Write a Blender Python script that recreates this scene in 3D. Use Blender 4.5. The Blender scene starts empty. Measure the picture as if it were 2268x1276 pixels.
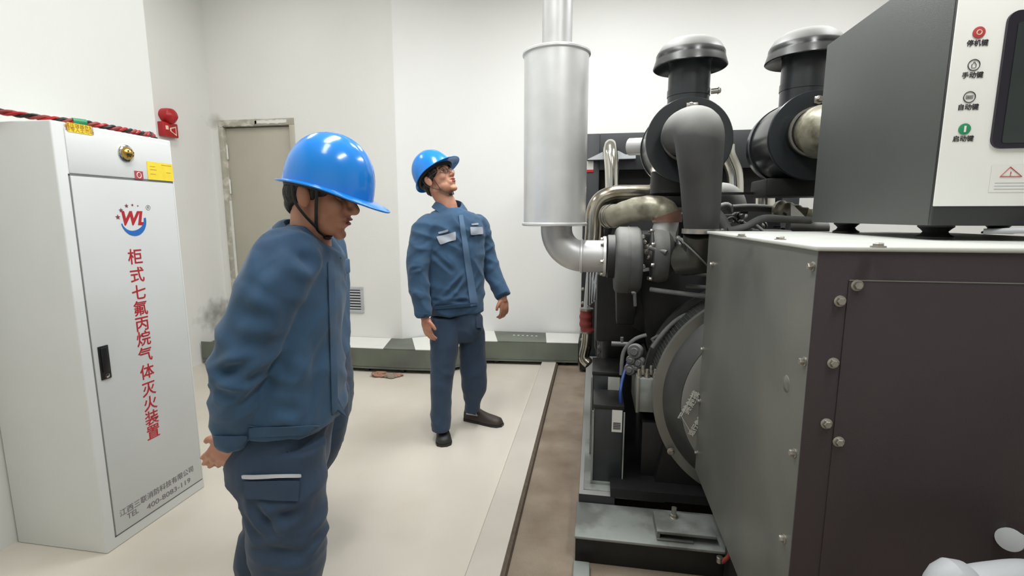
import bpy, bmesh, math, random
import numpy as np
from mathutils import Vector, Matrix, noise
from mathutils.bvhtree import BVHTree
V = Vector
random.seed(7)

# ------------------------------------------------------------------ camera, world, lights, exposure
scene = bpy.context.scene
COL = scene.collection
FPX = 1080.0                      # focal length in pixels of the 2268 px wide frame
PITCH = math.radians(8.4)
TH = math.radians(9.5)
EYE = V((0, 0, 1.4))
cam_data = bpy.data.cameras.new('camera')
cam_data.sensor_width = 36
cam_data.lens = FPX / 2268 * 36
cam_data.clip_start = 0.05
cam = bpy.data.objects.new('camera', cam_data)
cam.location = EYE
cam.rotation_euler = (math.pi / 2 - PITCH, 0, TH)
COL.objects.link(cam)
scene.camera = cam

world = bpy.data.worlds.new('world')
scene.world = world
world.use_nodes = True
world.node_tree.nodes['Background'].inputs[0].default_value = (0.8, 0.85, 0.9, 1)
world.node_tree.nodes['Background'].inputs[1].default_value = 0.15
vs = scene.view_settings
vs.view_transform = 'Standard'
vs.look = 'None'
vs.exposure = 0.06
vs.gamma = 1.0
vs.use_curve_mapping = False

CEIL = 3.7
# ceiling luminaires: x, y, width, length, watts; the last is added to brighten the door wall
LAMPS = [(-0.7, 0.2, 0.35, 1.3, 18), (0.0, 3.1, 0.35, 1.3, 46), (-0.9, 1.7, 0.35, 1.3, 32), (1.9, 3.0, 0.35, 1.3, 46), (1.0, 0.2, 0.35, 1.3, 40), (-2.7, 2.95, 0.35, 1.0, 8)]
for i, (lx, ly, lw, ll, pw) in enumerate(LAMPS):
    ld = bpy.data.lights.new('lamp_light', 'AREA')
    ld.shape = 'RECTANGLE'
    ld.size = lw; ld.size_y = ll
    ld.energy = pw
    ld.color = (0.97, 0.99, 1.0)
    lo = bpy.data.objects.new('lamp_light', ld)
    lo.location = (lx, ly, CEIL - 0.1)
    COL.objects.link(lo)

def ray(px, py):
    a = px - 1134; b = py - 638
    f = FPX * math.cos(PITCH) - b * math.sin(PITCH)
    z = -(b * math.cos(PITCH) + FPX * math.sin(PITCH))
    return V((a * math.cos(TH) - f * math.sin(TH), a * math.sin(TH) + f * math.cos(TH), z))
CR = V((math.cos(TH), math.sin(TH), 0))       # camera right
CF = V((-math.sin(TH), math.cos(TH), 0))      # camera forward, level
UP = V((0, 0, 1))
def onz(px, py, z=0.0):
    r = ray(px, py); return EYE + r * ((z - EYE.z) / r.z)
def ony(px, py, y):
    r = ray(px, py); return EYE + r * (y / r.y)
def onx(px, py, x):
    r = ray(px, py); return EYE + r * (x / r.x)
def cd(px, py, d):
    r = ray(px, py); return EYE + r * (d / r.dot(CF))

# ------------------------------------------------------------------ materials
def lin(c):
    return tuple(((v / 255) / 12.92 if v / 255 <= 0.04045 else ((v / 255 + 0.055) / 1.055) ** 2.4) for v in c)
MATS = {}
def mat(name, rgb, rough=0.5, metal=0.0, var=0.06, vscale=6.0, bump=0.0, bscale=80.0, coat=0.0, emit=None, estr=0.0,
        second=None, smix=(0.45, 0.6), sscale=3.0, rvar=0.0, sheen=0.0, alpha=None, trans=0.0, stretch=(1, 1, 1), spec=0.5, bdist=0.002, dust_lit=0.0, dlo=0.55):
    m = bpy.data.materials.new(name); m.use_nodes = True
    nt = m.node_tree; N = nt.nodes; L = nt.links
    b = N['Principled BSDF']
    c = lin(rgb)
    tc = N.new('ShaderNodeTexCoord')
    mp = N.new('ShaderNodeMapping'); mp.inputs['Scale'].default_value = stretch
    L.new(tc.outputs['Object'], mp.inputs['Vector'])
    nz = N.new('ShaderNodeTexNoise'); nz.inputs['Scale'].default_value = vscale; nz.inputs['Detail'].default_value = 5
    L.new(mp.outputs[0], nz.inputs['Vector'])
    rp = N.new('ShaderNodeValToRGB')
    rp.color_ramp.elements[0].position = 0.3; rp.color_ramp.elements[1].position = 0.7
    rp.color_ramp.elements[0].color = tuple(v * (1 - var) for v in c) + (1,)
    rp.color_ramp.elements[1].color = tuple(min(1, v * (1 + var)) for v in c) + (1,)
    L.new(nz.outputs['Fac'], rp.inputs[0])
    out = rp.outputs[0]
    if second:
        n2 = N.new('ShaderNodeTexNoise'); n2.inputs['Scale'].default_value = sscale; n2.inputs['Detail'].default_value = 6
        L.new(mp.outputs[0], n2.inputs['Vector'])
        r2 = N.new('ShaderNodeValToRGB')
        r2.color_ramp.elements[0].position = smix[0]; r2.color_ramp.elements[1].position = smix[1]
        L.new(n2.outputs['Fac'], r2.inputs[0])
        mx = N.new('ShaderNodeMix'); mx.data_type = 'RGBA'
        L.new(r2.outputs[0], mx.inputs[0]); L.new(out, mx.inputs[6]); mx.inputs[7].default_value = lin(second) + (1,)
        out = mx.outputs[2]
    if dust_lit:  # grey on upward faces: dust, with lit tops painted in on some materials
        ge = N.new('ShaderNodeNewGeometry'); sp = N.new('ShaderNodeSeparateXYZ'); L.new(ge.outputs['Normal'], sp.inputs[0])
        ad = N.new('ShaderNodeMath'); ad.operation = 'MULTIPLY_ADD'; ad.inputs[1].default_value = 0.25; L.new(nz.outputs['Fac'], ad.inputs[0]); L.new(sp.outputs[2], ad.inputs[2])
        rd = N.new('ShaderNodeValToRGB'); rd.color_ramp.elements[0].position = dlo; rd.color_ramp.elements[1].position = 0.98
        rd.color_ramp.elements[1].color = (dust_lit, dust_lit, dust_lit, 1)
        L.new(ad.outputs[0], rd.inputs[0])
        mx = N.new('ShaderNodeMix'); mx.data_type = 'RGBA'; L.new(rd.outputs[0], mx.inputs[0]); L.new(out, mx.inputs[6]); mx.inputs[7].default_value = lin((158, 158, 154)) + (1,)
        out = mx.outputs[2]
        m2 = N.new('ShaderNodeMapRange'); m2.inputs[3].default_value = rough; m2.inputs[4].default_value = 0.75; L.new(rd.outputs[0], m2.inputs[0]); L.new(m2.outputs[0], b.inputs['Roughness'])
    L.new(out, b.inputs['Base Color'])
    b.inputs['Roughness'].default_value = rough
    b.inputs['Metallic'].default_value = metal
    b.inputs['Coat Weight'].default_value = coat
    b.inputs['Specular IOR Level'].default_value = spec
    b.inputs['Coat Roughness'].default_value = 0.12
    if rvar:
        mr = N.new('ShaderNodeMapRange'); mr.inputs[3].default_value = max(0.02, rough - rvar); mr.inputs[4].default_value = min(1, rough + rvar)
        L.new(nz.outputs['Fac'], mr.inputs[0]); L.new(mr.outputs[0], b.inputs['Roughness'])
    if sheen:
        b.inputs['Sheen Weight'].default_value = sheen
    if trans:
        b.inputs['Transmission Weight'].default_value = trans
    if emit:
        b.inputs['Emission Color'].default_value = lin(emit) + (1,); b.inputs['Emission Strength'].default_value = estr
    if bump:
        n3 = N.new('ShaderNodeTexNoise'); n3.inputs['Scale'].default_value = bscale; n3.inputs['Detail'].default_value = 4
        L.new(mp.outputs[0], n3.inputs['Vector'])
        bp = N.new('ShaderNodeBump'); bp.inputs['Strength'].default_value = bump; bp.inputs['Distance'].default_value = bdist
        L.new(n3.outputs['Fac'], bp.inputs['Height']); L.new(bp.outputs[0], b.inputs['Normal'])
    MATS[name] = m
    return m

M_wall = mat('painted_wall', (233, 233, 230), 0.75, var=0.015, vscale=1.5, bump=0.25, bscale=60)
M_walld = mat('painted_wall_stained', (228, 227, 223), 0.75, var=0.02, vscale=1.5, bump=0.3, bscale=60)
def stain(m, c, r, rgb, amt):
    # dirt smear of its own shape round one spot of the wall
    nt = m.node_tree; N = nt.nodes; L = nt.links; b = N['Principled BSDF']; src = b.inputs['Base Color'].links[0].from_socket
    ge = N.new('ShaderNodeNewGeometry'); sub = N.new('ShaderNodeVectorMath'); sub.operation = 'SUBTRACT'; sub.inputs[1].default_value = c
    dv = N.new('ShaderNodeVectorMath'); dv.operation = 'DIVIDE'; dv.inputs[1].default_value = r
    ln = N.new('ShaderNodeVectorMath'); ln.operation = 'LENGTH'
    nz = N.new('ShaderNodeTexNoise'); nz.inputs['Scale'].default_value = 9; nz.inputs['Detail'].default_value = 6
    ad = N.new('ShaderNodeMath'); ad.operation = 'MULTIPLY_ADD'; ad.inputs[1].default_value = 1.6
    mr = N.new('ShaderNodeMapRange'); mr.inputs[1].default_value = 1.7; mr.inputs[2].default_value = 0.9; mr.inputs[3].default_value = 0; mr.inputs[4].default_value = amt
    mx = N.new('ShaderNodeMix'); mx.data_type = 'RGBA'
    L.new(ge.outputs['Position'], sub.inputs[0]); L.new(ge.outputs['Position'], nz.inputs['Vector']); L.new(sub.outputs[0], dv.inputs[0]); L.new(dv.outputs[0], ln.inputs[0])
    L.new(nz.outputs['Fac'], ad.inputs[0]); L.new(ln.outputs['Value'], ad.inputs[2]); L.new(ad.outputs[0], mr.inputs[0])
    L.new(mr.outputs[0], mx.inputs[0]); L.new(src, mx.inputs[6]); mx.inputs[7].default_value = lin(rgb) + (1,)
    L.new(mx.outputs[2], b.inputs['Base Color'])
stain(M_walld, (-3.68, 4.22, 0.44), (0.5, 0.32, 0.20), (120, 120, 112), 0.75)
stain(M_walld, (-3.62, 4.35, 2.30), (0.10, 0.2, 0.08), (150, 146, 130), 0.6)
M_wallp = mat('wall_paint_dimmed', (218, 219, 214), 0.75, var=0.015, vscale=1.5, bump=0.25, bscale=60)  # wall paint greyed to dim the over-lit pillar, shade put in the colour
M_ceil = mat('ceiling_paint', (232, 231, 226), 0.8, var=0.02)
M_floor = mat('floor_paint', (206, 199, 187), 0.42, var=0.03, vscale=2.2, second=(196, 187, 173), smix=(0.5, 0.75), sscale=1.6, rvar=0.12, bump=0.1, bscale=30)
M_kerb = mat('kerb_paint', (196, 189, 178), 0.5, var=0.05, vscale=4, bump=0.2, bscale=30)
M_edge = mat('raw_concrete_edge', (96, 84, 70), 0.9, var=0.2, vscale=40, bump=0.5, bscale=60)
M_conc = mat('bare_concrete', (142, 129, 113), 0.85, var=0.14, vscale=5, second=(116, 100, 84), smix=(0.45, 0.75), sscale=4, bump=0.6, bscale=120, bdist=0.004)
M_trough = mat('green_grey_paint', (104, 110, 98), 0.5, var=0.06, vscale=5, second=(92, 94, 88), sscale=2)
M_white = mat('white_plate', (224, 224, 218), 0.5, var=0.03)
M_door = mat('door_paint', (180, 175, 161), 0.5, var=0.03, vscale=3)
M_frame = mat('door_frame_paint', (172, 168, 154), 0.6, var=0.1, vscale=14, second=(208, 202, 192), smix=(0.5, 0.62), sscale=9, bump=0.3)
M_cab = mat('cabinet_powder_coat', (220, 222, 220), 0.38, var=0.015, bump=0.15, bscale=300, bdist=0.0006)
M_cabd = mat('cabinet_door_coat', (206, 208, 206), 0.35, var=0.015, bump=0.15, bscale=300, bdist=0.0006)
M_groove = mat('panel_groove', (120, 122, 120), 0.8)
M_red = mat('red_print', (176, 36, 44), 0.5)
M_redp = mat('red_plastic', (176, 30, 36), 0.35)
M_pinkred = mat('faded_red_sticker', (168, 70, 84), 0.5)
M_blue = mat('blue_print', (40, 108, 186), 0.45)
M_greyp = mat('grey_print', (120, 112, 116), 0.5)
M_star = mat('dark_red_print', (130, 60, 70), 0.5)
M_yellow = mat('yellow_sticker', (240, 214, 60), 0.5, var=0.05, vscale=30)
M_orange = mat('brown_print', (186, 132, 30), 0.5)
M_cream = mat('cream_print', (244, 214, 190), 0.5)
M_brass = mat('brass', (186, 152, 84), 0.3, 1.0, var=0.25, vscale=60)
M_chrome = mat('chrome', (214, 212, 204), 0.14, 1.0, var=0.05)
M_steel = mat('steel_pipe', (176, 170, 156), 0.2, 1.0, var=0.22, vscale=12, second=(120, 108, 88), smix=(0.5, 0.75), sscale=7, rvar=0.08)
M_alu = mat('dull_aluminium', (226, 227, 227), 0.4, 0.5, var=0.05, vscale=9, bump=0.05, rvar=0.06)
M_alud = mat('pipe_aluminium', (200, 200, 200), 0.45, 0.5, var=0.07, vscale=12, rvar=0.1)
M_bolt = mat('zinc_bolt', (176, 172, 164), 0.32, 0.9, var=0.1, vscale=60)
M_black = mat('black_plastic', (24, 24, 25), 0.42, var=0.1)
M_enam = mat('black_enamel', (40, 44, 47), 0.34, var=0.08, coat=0.15)
M_enamd = mat('dusty_black_enamel', (24, 27, 30), 0.2, var=0.08, dust_lit=1.0, dlo=0.25)
M_enamc = mat('dusty_canister_painted_sheen', (24, 27, 30), 0.2, var=0.08, dust_lit=0.9, dlo=0.62)  # upward grey is dust plus a painted white reflection on the canister top
M_dust = mat('dusty_black', (38, 38, 40), 0.5, dust_lit=0.7, var=0.2, vscale=8)
M_blk = mat('engine_black', (22, 22, 23), 0.5, var=0.25, vscale=12, bump=0.3, bscale=60)
M_iron = mat('dusty_cast_iron', (84, 85, 85), 0.7, 0.1, dust_lit=0.9, dlo=0.3, var=0.14, vscale=16, bump=0.5, bscale=160, bdist=0.001)
M_rubber = mat('dark_rubber', (64, 64, 64), 0.62, var=0.12, vscale=9, bump=0.2, bscale=200, dust_lit=1.0, dlo=0.12)  # dust spread down the front, so the elbow's lit fade is in the colour
M_rubberd = mat('glossy_rubber', (52, 52, 46), 0.35, var=0.15, vscale=9)
M_hose = mat('grey_dusty_hose', (104, 106, 104), 0.7, var=0.15, vscale=20)
M_wrap = mat('silver_heat_wrap', (168, 164, 146), 0.42, 0.45, var=0.15, vscale=14, second=(110, 106, 88), smix=(0.5, 0.65), sscale=9, bump=0.5, bscale=26, bdist=0.004)
M_copper = mat('copper_gasket', (132, 98, 84), 0.5, 0.2, var=0.1)
M_redh = mat('red_hose', (146, 62, 58), 0.55, var=0.12, vscale=30)
M_rad = mat('radiator_black', (34, 36, 39), 0.5, var=0.1)
M_radc = mat('radiator_core', (20, 20, 22), 0.6, var=0.2, vscale=40)
M_brkt = mat('grey_bracket_paint', (176, 179, 182), 0.5, var=0.04)
M_can = mat('canopy_steel', (112, 113, 108), 0.36, 0.35, var=0.14, vscale=2.4, second=(134, 134, 126), smix=(0.45, 0.7), sscale=1.8, rvar=0.1, bump=0.12, bscale=260)
M_canf = mat('canopy_front_paint', (60, 52, 55), 0.42, 0.2, var=0.1, vscale=3, bump=0.2, bscale=260)
M_cantop = mat('canopy_top_paint', (206, 208, 202), 0.5, 0.1, var=0.05)
M_ctrl = mat('control_box_paint', (80, 82, 80), 0.5, 0.15, var=0.05, vscale=3, bump=0.25, bscale=400)
M_ctrld = mat('control_box_black', (40, 42, 42), 0.45, var=0.08)
M_panel = mat('control_panel_face', (236, 236, 231), 0.4, var=0.01)
M_screen = mat('screen_glass', (44, 52, 52), 0.12, var=0.1, coat=0.5)
M_bezel = mat('screen_bezel', (34, 32, 42), 0.3, var=0.1)
M_green = mat('green_button', (46, 140, 96), 0.4)
M_redb = mat('red_button', (186, 72, 74), 0.4)
M_dgrey = mat('dark_print', (52, 52, 54), 0.5)
M_base = mat('base_grey_paint', (136, 140, 136), 0.45, 0.1, var=0.1, vscale=8, second=(96, 98, 94), sscale=5)
M_ring = mat('dusty_housing', (74, 75, 74), 0.5, 0.3, var=0.15, vscale=10, rvar=0.1)
M_ringl = mat('bare_ring', (142, 142, 136), 0.4, 0.6, var=0.1)
M_mesh = mat('guard_mesh', (66, 68, 64), 0.5, 0.5, var=0.3, vscale=60)
M_disc = mat('alternator_grey', (134, 134, 130), 0.5, 0.3, var=0.06)
M_tag = mat('paper_tag', (206, 206, 200), 0.6)
M_bluewire = mat('blue_wire', (34, 62, 130), 0.4)
M_redcloth = mat('dark_red_sleeve', (72, 20, 26), 0.6, var=0.15)
M_brick = mat('broken_brick', (160, 120, 100), 0.9, var=0.25, vscale=20, bump=0.8, bscale=40, bdist=0.01)
M_cloth = mat('blue_work_cloth', (52, 84, 114), 0.88, var=0.12, vscale=7, second=(42, 70, 98), smix=(0.4, 0.7), sscale=4, bump=0.35, bscale=500, sheen=0.15, bdist=0.0008)
M_clothd = mat('navy_work_cloth', (44, 62, 84), 0.88, var=0.09, vscale=7, bump=0.35, bscale=500, sheen=0.12, bdist=0.0008)
M_clothl = mat('light_blue_cloth', (84, 110, 138), 0.85, var=0.06, vscale=9, bump=0.3, bscale=500, bdist=0.0008)
M_reflect = mat('reflective_tape', (196, 198, 204), 0.4, 0.2, var=0.05)
M_pockt = mat('pale_pocket_flap', (168, 174, 184), 0.6, var=0.05)
M_helm = mat('helmet_blue', (30, 134, 226), 0.2, var=0.03, coat=0.3)
M_skin = mat('skin', (196, 142, 116), 0.5, var=0.06, vscale=14, second=(168, 104, 84), smix=(0.5, 0.8), sscale=12)
M_lip = mat('lips', (150, 74, 68), 0.45)
M_hair = mat('black_hair', (22, 19, 20), 0.5, var=0.3, vscale=120, bump=0.8, bscale=150, bdist=0.003)
M_eyew = mat('eye_white', (216, 210, 204), 0.25)
M_iris = mat('dark_iris', (26, 18, 14), 0.15)
M_shoe = mat('shoe_black', (40, 38, 38), 0.55, var=0.15)
M_shoeb = mat('shoe_brown', (62, 52, 46), 0.55, var=0.12)
M_strap = mat('black_strap', (26, 26, 24), 0.6)
M_lens = mat('spectacle_lens', (240, 245, 250), 0.03, trans=1.0)
M_gold = mat('gold_wire', (150, 120, 80), 0.3, 1.0)
M_lampb = mat('lamp_housing', (230, 230, 228), 0.5)
M_lampe = mat('lamp_diffuser', (255, 253, 248), 0.5, emit=(255, 252, 244), estr=4.0)

# ------------------------------------------------------------------ geometry helpers
class G:
    def __init__(s): s.bm = bmesh.new()
    def face(s, pts):
        return s.bm.faces.new([s.bm.verts.new(p) for p in pts])
    def box(s, lo, hi, bev=0.0, seg=2, M=None):
        b = bmesh.new()
        bmesh.ops.create_cube(b, size=1)
        lo = V(lo); hi = V(hi); c = (lo + hi) / 2; d = hi - lo
        for v in b.verts: v.co = V((v.co.x * d.x, v.co.y * d.y, v.co.z * d.z)) + c
        if bev: bmesh.ops.bevel(b, geom=b.edges[:], offset=min(bev, min(abs(x) for x in d) * 0.45), segments=seg, affect='EDGES', profile=0.5)
        if M is not None: bmesh.ops.transform(b, matrix=M, verts=b.verts[:])
        s.add(b)
    def add(s, b):
        me = bpy.data.meshes.new('tmp'); b.to_mesh(me); b.free(); s.bm.from_mesh(me); bpy.data.meshes.remove(me)
    def rings(s, rs, cap=True, close=False):
        vs_ = [[s.bm.verts.new(p) for p in r] for r in rs]
        n = len(vs_[0])
        pairs = list(zip(vs_, vs_[1:])) + ([(vs_[-1], vs_[0])] if close else [])
        for a, b in pairs:
            for i in range(n):
                j = (i + 1) % n
                s.bm.faces.new((a[i], a[j], b[j], b[i]))
        if cap and not close:
            s.bm.faces.new(list(reversed(vs_[0]))); s.bm.faces.new(vs_[-1])
    def tube(s, pts, r, seg=20, cap=True, close=False, flat=1.0):
        pts = [V(p) for p in pts]
        n = len(pts)
        rr = r if isinstance(r, (list, tuple)) else [r] * n
        tang = []
        for i in range(n):
            if close: t = pts[(i + 1) % n] - pts[i - 1]
            else: t = pts[min(i + 1, n - 1)] - pts[max(i - 1, 0)]
            tang.append(t.normalized())
        ref = V((0, 0, 1)) if abs(tang[0].z) < 0.9 else V((0, 1, 0))
        u = tang[0].cross(ref).normalized()
        rs = []
        for i in range(n):
            if i: u = (u - tang[i] * u.dot(tang[i])).normalized()
            w = tang[i].cross(u)
            rs.append([pts[i] + (u * math.cos(2 * math.pi * k / seg) + w * (math.sin(2 * math.pi * k / seg) * flat)) * rr[i] for k in range(seg)])
        s.rings(rs, cap, close)
    def cyl(s, a, b, r, r2=None, seg=28):
        s.tube([a, b], [r, r if r2 is None else r2], seg)
    def lathe(s, o, d, prof, seg=40, cap=True):
        # prof: list of (distance along d, radius)
        o = V(o); d = V(d).normalized()
        ref = V((0, 0, 1)) if abs(d.z) < 0.9 else V((0, 1, 0))
        u = d.cross(ref).normalized(); w = d.cross(u)
        s.rings([[o + d * t + (u * math.cos(2 * math.pi * k / seg) + w * math.sin(2 * math.pi * k / seg)) * max(r, 1e-4) for k in range(seg)] for t, r in prof], cap)
    def ell(s, c, ax, ay, az, seg=16, rg=10):
        c = V(c); ax = V(ax); ay = V(ay); az = V(az)
        rs = []
        for i in range(1, rg):
            p = math.pi * i / rg
            rs.append([c + az * math.cos(p) + (ax * math.cos(2 * math.pi * k / seg) + ay * math.sin(2 * math.pi * k / seg)) * math.sin(p) for k in range(seg)])
        s.rings(rs, True)
    def sph(s, c, r, seg=16, rg=10): s.ell(c, V((r, 0, 0)), V((0, r, 0)), V((0, 0, r)), seg, rg)
    def prism(s, pts, ext, bev=0.0):
        pts = [V(p) for p in pts]; ext = V(ext)
        b = bmesh.new()
        a_ = [b.verts.new(p) for p in pts]; c_ = [b.verts.new(p + ext) for p in pts]
        b.faces.new(a_); b.faces.new(list(reversed(c_)))
        n = len(pts)
        for i in range(n):
            j = (i + 1) % n
            b.faces.new((a_[j], a_[i], c_[i], c_[j]))
        bmesh.ops.recalc_face_normals(b, faces=b.faces[:])
        if bev: bmesh.ops.bevel(b, geom=b.edges[:], offset=bev, segments=2, affect='EDGES', profile=0.5)
        s.add(b)
    def bolt(s, p, n, r=0.009, h=0.008):
        p = V(p); n = V(n).normalized()
        s.lathe(p - n * 0.001, n, [(0, r * 1.35), (0.0025, r * 1.35), (0.003, r * 1.25)], 20)
        ref = V((0, 0, 1)) if abs(n.z) < 0.9 else V((0, 1, 0))
        s.lathe(p, n, [(0.001, r), (h * 0.8, r), (h, r * 0.82)], 6)

def sm(pts, k=6, close=False):
    pts = [V(p) for p in pts]; out = []
    n = len(pts)
    rng = range(n if close else n - 1)
    for i in rng:
        if close: p0, p1, p2, p3 = pts[i - 1], pts[i], pts[(i + 1) % n], pts[(i + 2) % n]
        else: p0, p1, p2, p3 = pts[max(i - 1, 0)], pts[i], pts[i + 1], pts[min(i + 2, n - 1)]
        for j in range(k):
            t = j / k
            out.append(0.5 * ((2 * p1) + (-p0 + p2) * t + (2 * p0 - 5 * p1 + 4 * p2 - p3) * t * t + (-p0 + 3 * p1 - 3 * p2 + p3) * t ** 3))
    if not close: out.append(pts[-1])
    return out
def lerps(vals, k=6):
    return [v.x for v in sm([V((x, 0, 0)) for x in vals], k)]

def props(o, label=None, cat=None, group=None, kind=None):
    if label: o['label'] = label
    if cat: o['category'] = cat
    if group: o['group'] = group
    if kind: o['kind'] = kind
    return o
def place(o, parent):
    if parent is not None:
        o.parent = parent
        if parent.type == 'EMPTY': o.matrix_parent_inverse = Matrix.Translation(parent.location).inverted()
        elif parent.parent is None: o.matrix_parent_inverse = Matrix.Translation(parent.location).inverted()
def finish(name, me, material, parent=None, ang=35, mods=None):
    if ang is not None:
        for p in me.polygons: p.use_smooth = True
        me.set_sharp_from_angle(angle=math.radians(ang))
    for mm in (material if isinstance(material, (list, tuple)) else [material]): me.materials.append(mm)
    o = bpy.data.objects.new(name, me); COL.objects.link(o)
    if parent is None:
        n = len(me.vertices); co = np.empty(n * 3); me.vertices.foreach_get('co', co); co = co.reshape(-1, 3)
        c = V(((co[:, 0].min() + co[:, 0].max()) / 2, (co[:, 1].min() + co[:, 1].max()) / 2, co[:, 2].min()))
        me.transform(Matrix.Translation(-c)); o.location = c
    place(o, parent)
    return o
def obj(name, g, material, parent=None, ang=35, recalc=True):
    if recalc: bmesh.ops.recalc_face_normals(g.bm, faces=g.bm.faces[:])
    me = bpy.data.meshes.new(name); g.bm.to_mesh(me); g.bm.free()
    return finish(name, me, material, parent, ang)
def thing(name, label, cat, loc, group=None):
    o = bpy.data.objects.new(name, None); COL.objects.link(o); o.location = loc
    o.empty_display_size = 0.1
    return props(o, label, cat, group)
def box(name, lo, hi, m, parent=None, bev=0.0):
    g = G(); g.box(lo, hi, bev); return obj(name, g, m, parent)
def struct(o): o['kind'] = 'structure'; return o

def text_mesh(s, size, depth=0.0006, bold=0.0, align='CENTER', shear=0.0):
    cu = bpy.data.curves.new('lettering', 'FONT')
    cu.body = s; cu.size = size; cu.extrude = depth; cu.align_x = align; cu.align_y = 'CENTER'; cu.resolution_u = 3
    cu.offset = bold; cu.shear = shear
    o = bpy.data.objects.new('lettering', cu); COL.objects.link(o)
    bpy.context.view_layer.update()
    me = bpy.data.meshes.new_from_object(o.evaluated_get(bpy.context.evaluated_depsgraph_get()))
    bpy.data.objects.remove(o); bpy.data.curves.remove(cu)
    me.materials.clear()
    return me
def text(name, s, size, m, parent, pos, xdir, up, **kw):
    me = text_mesh(s, size, **kw)
    x = V(xdir).normalized(); y = V(up).normalized(); z = x.cross(y)
    T = Matrix((x, y, z)).transposed().to_4x4(); T.translation = V(pos)
    me.transform(T)
    return finish(name, me, m, parent, None)
# ------------------------------------------------------------------ the room
XL, XR, YB, YF = -3.68, 4.2, -3.0, 4.9
g = G(); g.box((-4.2, YB - 0.1, -0.1), (-0.32, 5.2, 0.0)); struct(obj('floor', g, M_floor))
g = G(); g.box((-0.32, YB - 0.1, -0.1), (XR + 0.1, 5.2, -0.0)); o = struct(obj('floor_concrete', g, M_conc)); 
o['label'] = 'bare brown concrete floor around the generator set'
g = G(); g.box((-4.2, YB - 0.1, CEIL), (XR + 0.1, 5.2, CEIL + 0.1)); struct(obj('ceiling', g, M_ceil))
struct(box('wall_right', (XR, YB, 0), (XR + 0.1, 5.1, CEIL), M_wall))
struct(box('wall_front', (-4.2, YB - 0.1, 0), (XR + 0.1, YB, CEIL), M_wall))
struct(box('wall_left', (XL - 0.1, YB, 0), (XL, 4.45, CEIL), M_walld))
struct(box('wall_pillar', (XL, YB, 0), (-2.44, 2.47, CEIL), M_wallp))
# door wall with its opening
DX0, DX1, DZ = -3.60, -2.80, 2.31
g = G()
YD = 4.35
g.box((XL - 0.1, YD, 0), (DX0, YD + 0.15, CEIL)); g.box((DX0, YD, DZ), (DX1, YD + 0.15, CEIL)); g.box((DX1, YD, 0), (-1.80, YD + 0.15, CEIL))
struct(obj('wall_door', g, M_walld))
g = G()
wl = sm([(-1.80, YD, 0), (-1.50, 4.57, 0), (-1.22, 4.74, 0), (-0.90, 4.83, 0), (-0.40, 4.86, 0), (0.3, 4.86, 0)], 5)
wl = wl + [V((XR, 4.86, 0)), V((XR, 5.05, 0)), V((-1.80, 5.05, 0))]
a_ = [g.bm.verts.new(q) for q in wl]; c_ = [g.bm.verts.new(q + V((0, 0, CEIL))) for q in wl]
g.bm.faces.new(a_); g.bm.faces.new(c_[::-1])
for i in range(len(wl)):
    j = (i + 1) % len(wl); g.bm.faces.new((a_[i], a_[j], c_[j], c_[i]))
struct(obj('wall_back', g, M_wall))
# door
door = thing('door_1', 'grey-beige steel door behind the leaning person, in the corner of the room', 'door', (-3.2, YD, 0)); door['kind'] = 'structure'
g = G(); g.box((DX0 + 0.05, YD + 0.03, 0.01), (DX1 - 0.05, YD + 0.075, DZ - 0.07), 0.003); obj('door_leaf', g, M_door, door)
g = G(); g.box((DX0, YD - 0.012, 0), (DX0 + 0.05, YD + 0.12, DZ - 0.06), 0.004); obj('door_jamb', g, M_frame, door)
g = G(); g.box((DX1 - 0.05, YD - 0.012, 0), (DX1, YD + 0.12, DZ - 0.06), 0.004); obj('door_jamb', g, M_door, door)
g = G(); g.box((DX0, YD - 0.012, DZ - 0.06), (DX1, YD + 0.12, DZ), 0.004); obj('door_head', g, M_frame, door)
for z0 in (1.95, 1.62, 0.35):
    g = G(); g.cyl((DX0 + 0.055, YD + 0.02, z0), (DX0 + 0.055, YD + 0.02, z0 + 0.13), 0.008, seg=12); g.cyl((DX0 + 0.055, YD + 0.02, z0 - 0.005), (DX0 + 0.055, YD + 0.02, z0 + 0.135), 0.005, seg=10)
    obj('hinge', g, M_white, door)
g = G(); g.box((DX0 + 0.045, YD + 0.0, 0.02), (DX0 + 0.055, YD + 0.028, 1.55)); obj('door_seal', g, M_white, door)
g = G(); g.cyl((DX1 - 0.12, YD + 0.03, 1.05), (DX1 - 0.12, YD - 0.02, 1.05), 0.012, seg=14); g.box((DX1 - 0.24, YD - 0.03, 1.04), (DX1 - 0.105, YD - 0.015, 1.06), 0.005); obj('door_handle', g, M_chrome, door)
# torn tape over the door head
g = G()
def ragged(x0, x1, z0, z1, y, n=18, amp=0.012, seed=1):
    rnd = random.Random(seed)
    top = [V((x0 + (x1 - x0) * i / n, y, z1 + rnd.uniform(-amp, amp))) for i in range(n + 1)]
    bot = [V((x0 + (x1 - x0) * i / n, y, z0 + rnd.uniform(-amp, amp))) for i in range(n + 1)]
    return top + bot[::-1]
g.prism(ragged(DX0 + 0.02, DX0 + 0.42, DZ - 0.055, DZ - 0.01, YD - 0.016), (0, 0.003, 0)); obj('torn_paper', g, M_frame, door)
g = G(); g.prism(ragged(DX1 - 0.4, DX1 - 0.07, DZ - 0.045, DZ - 0.015, YD - 0.016, 14, 0.005, 3), (0, 0.003, 0)); obj('torn_paper', g, M_white, door)

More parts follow.
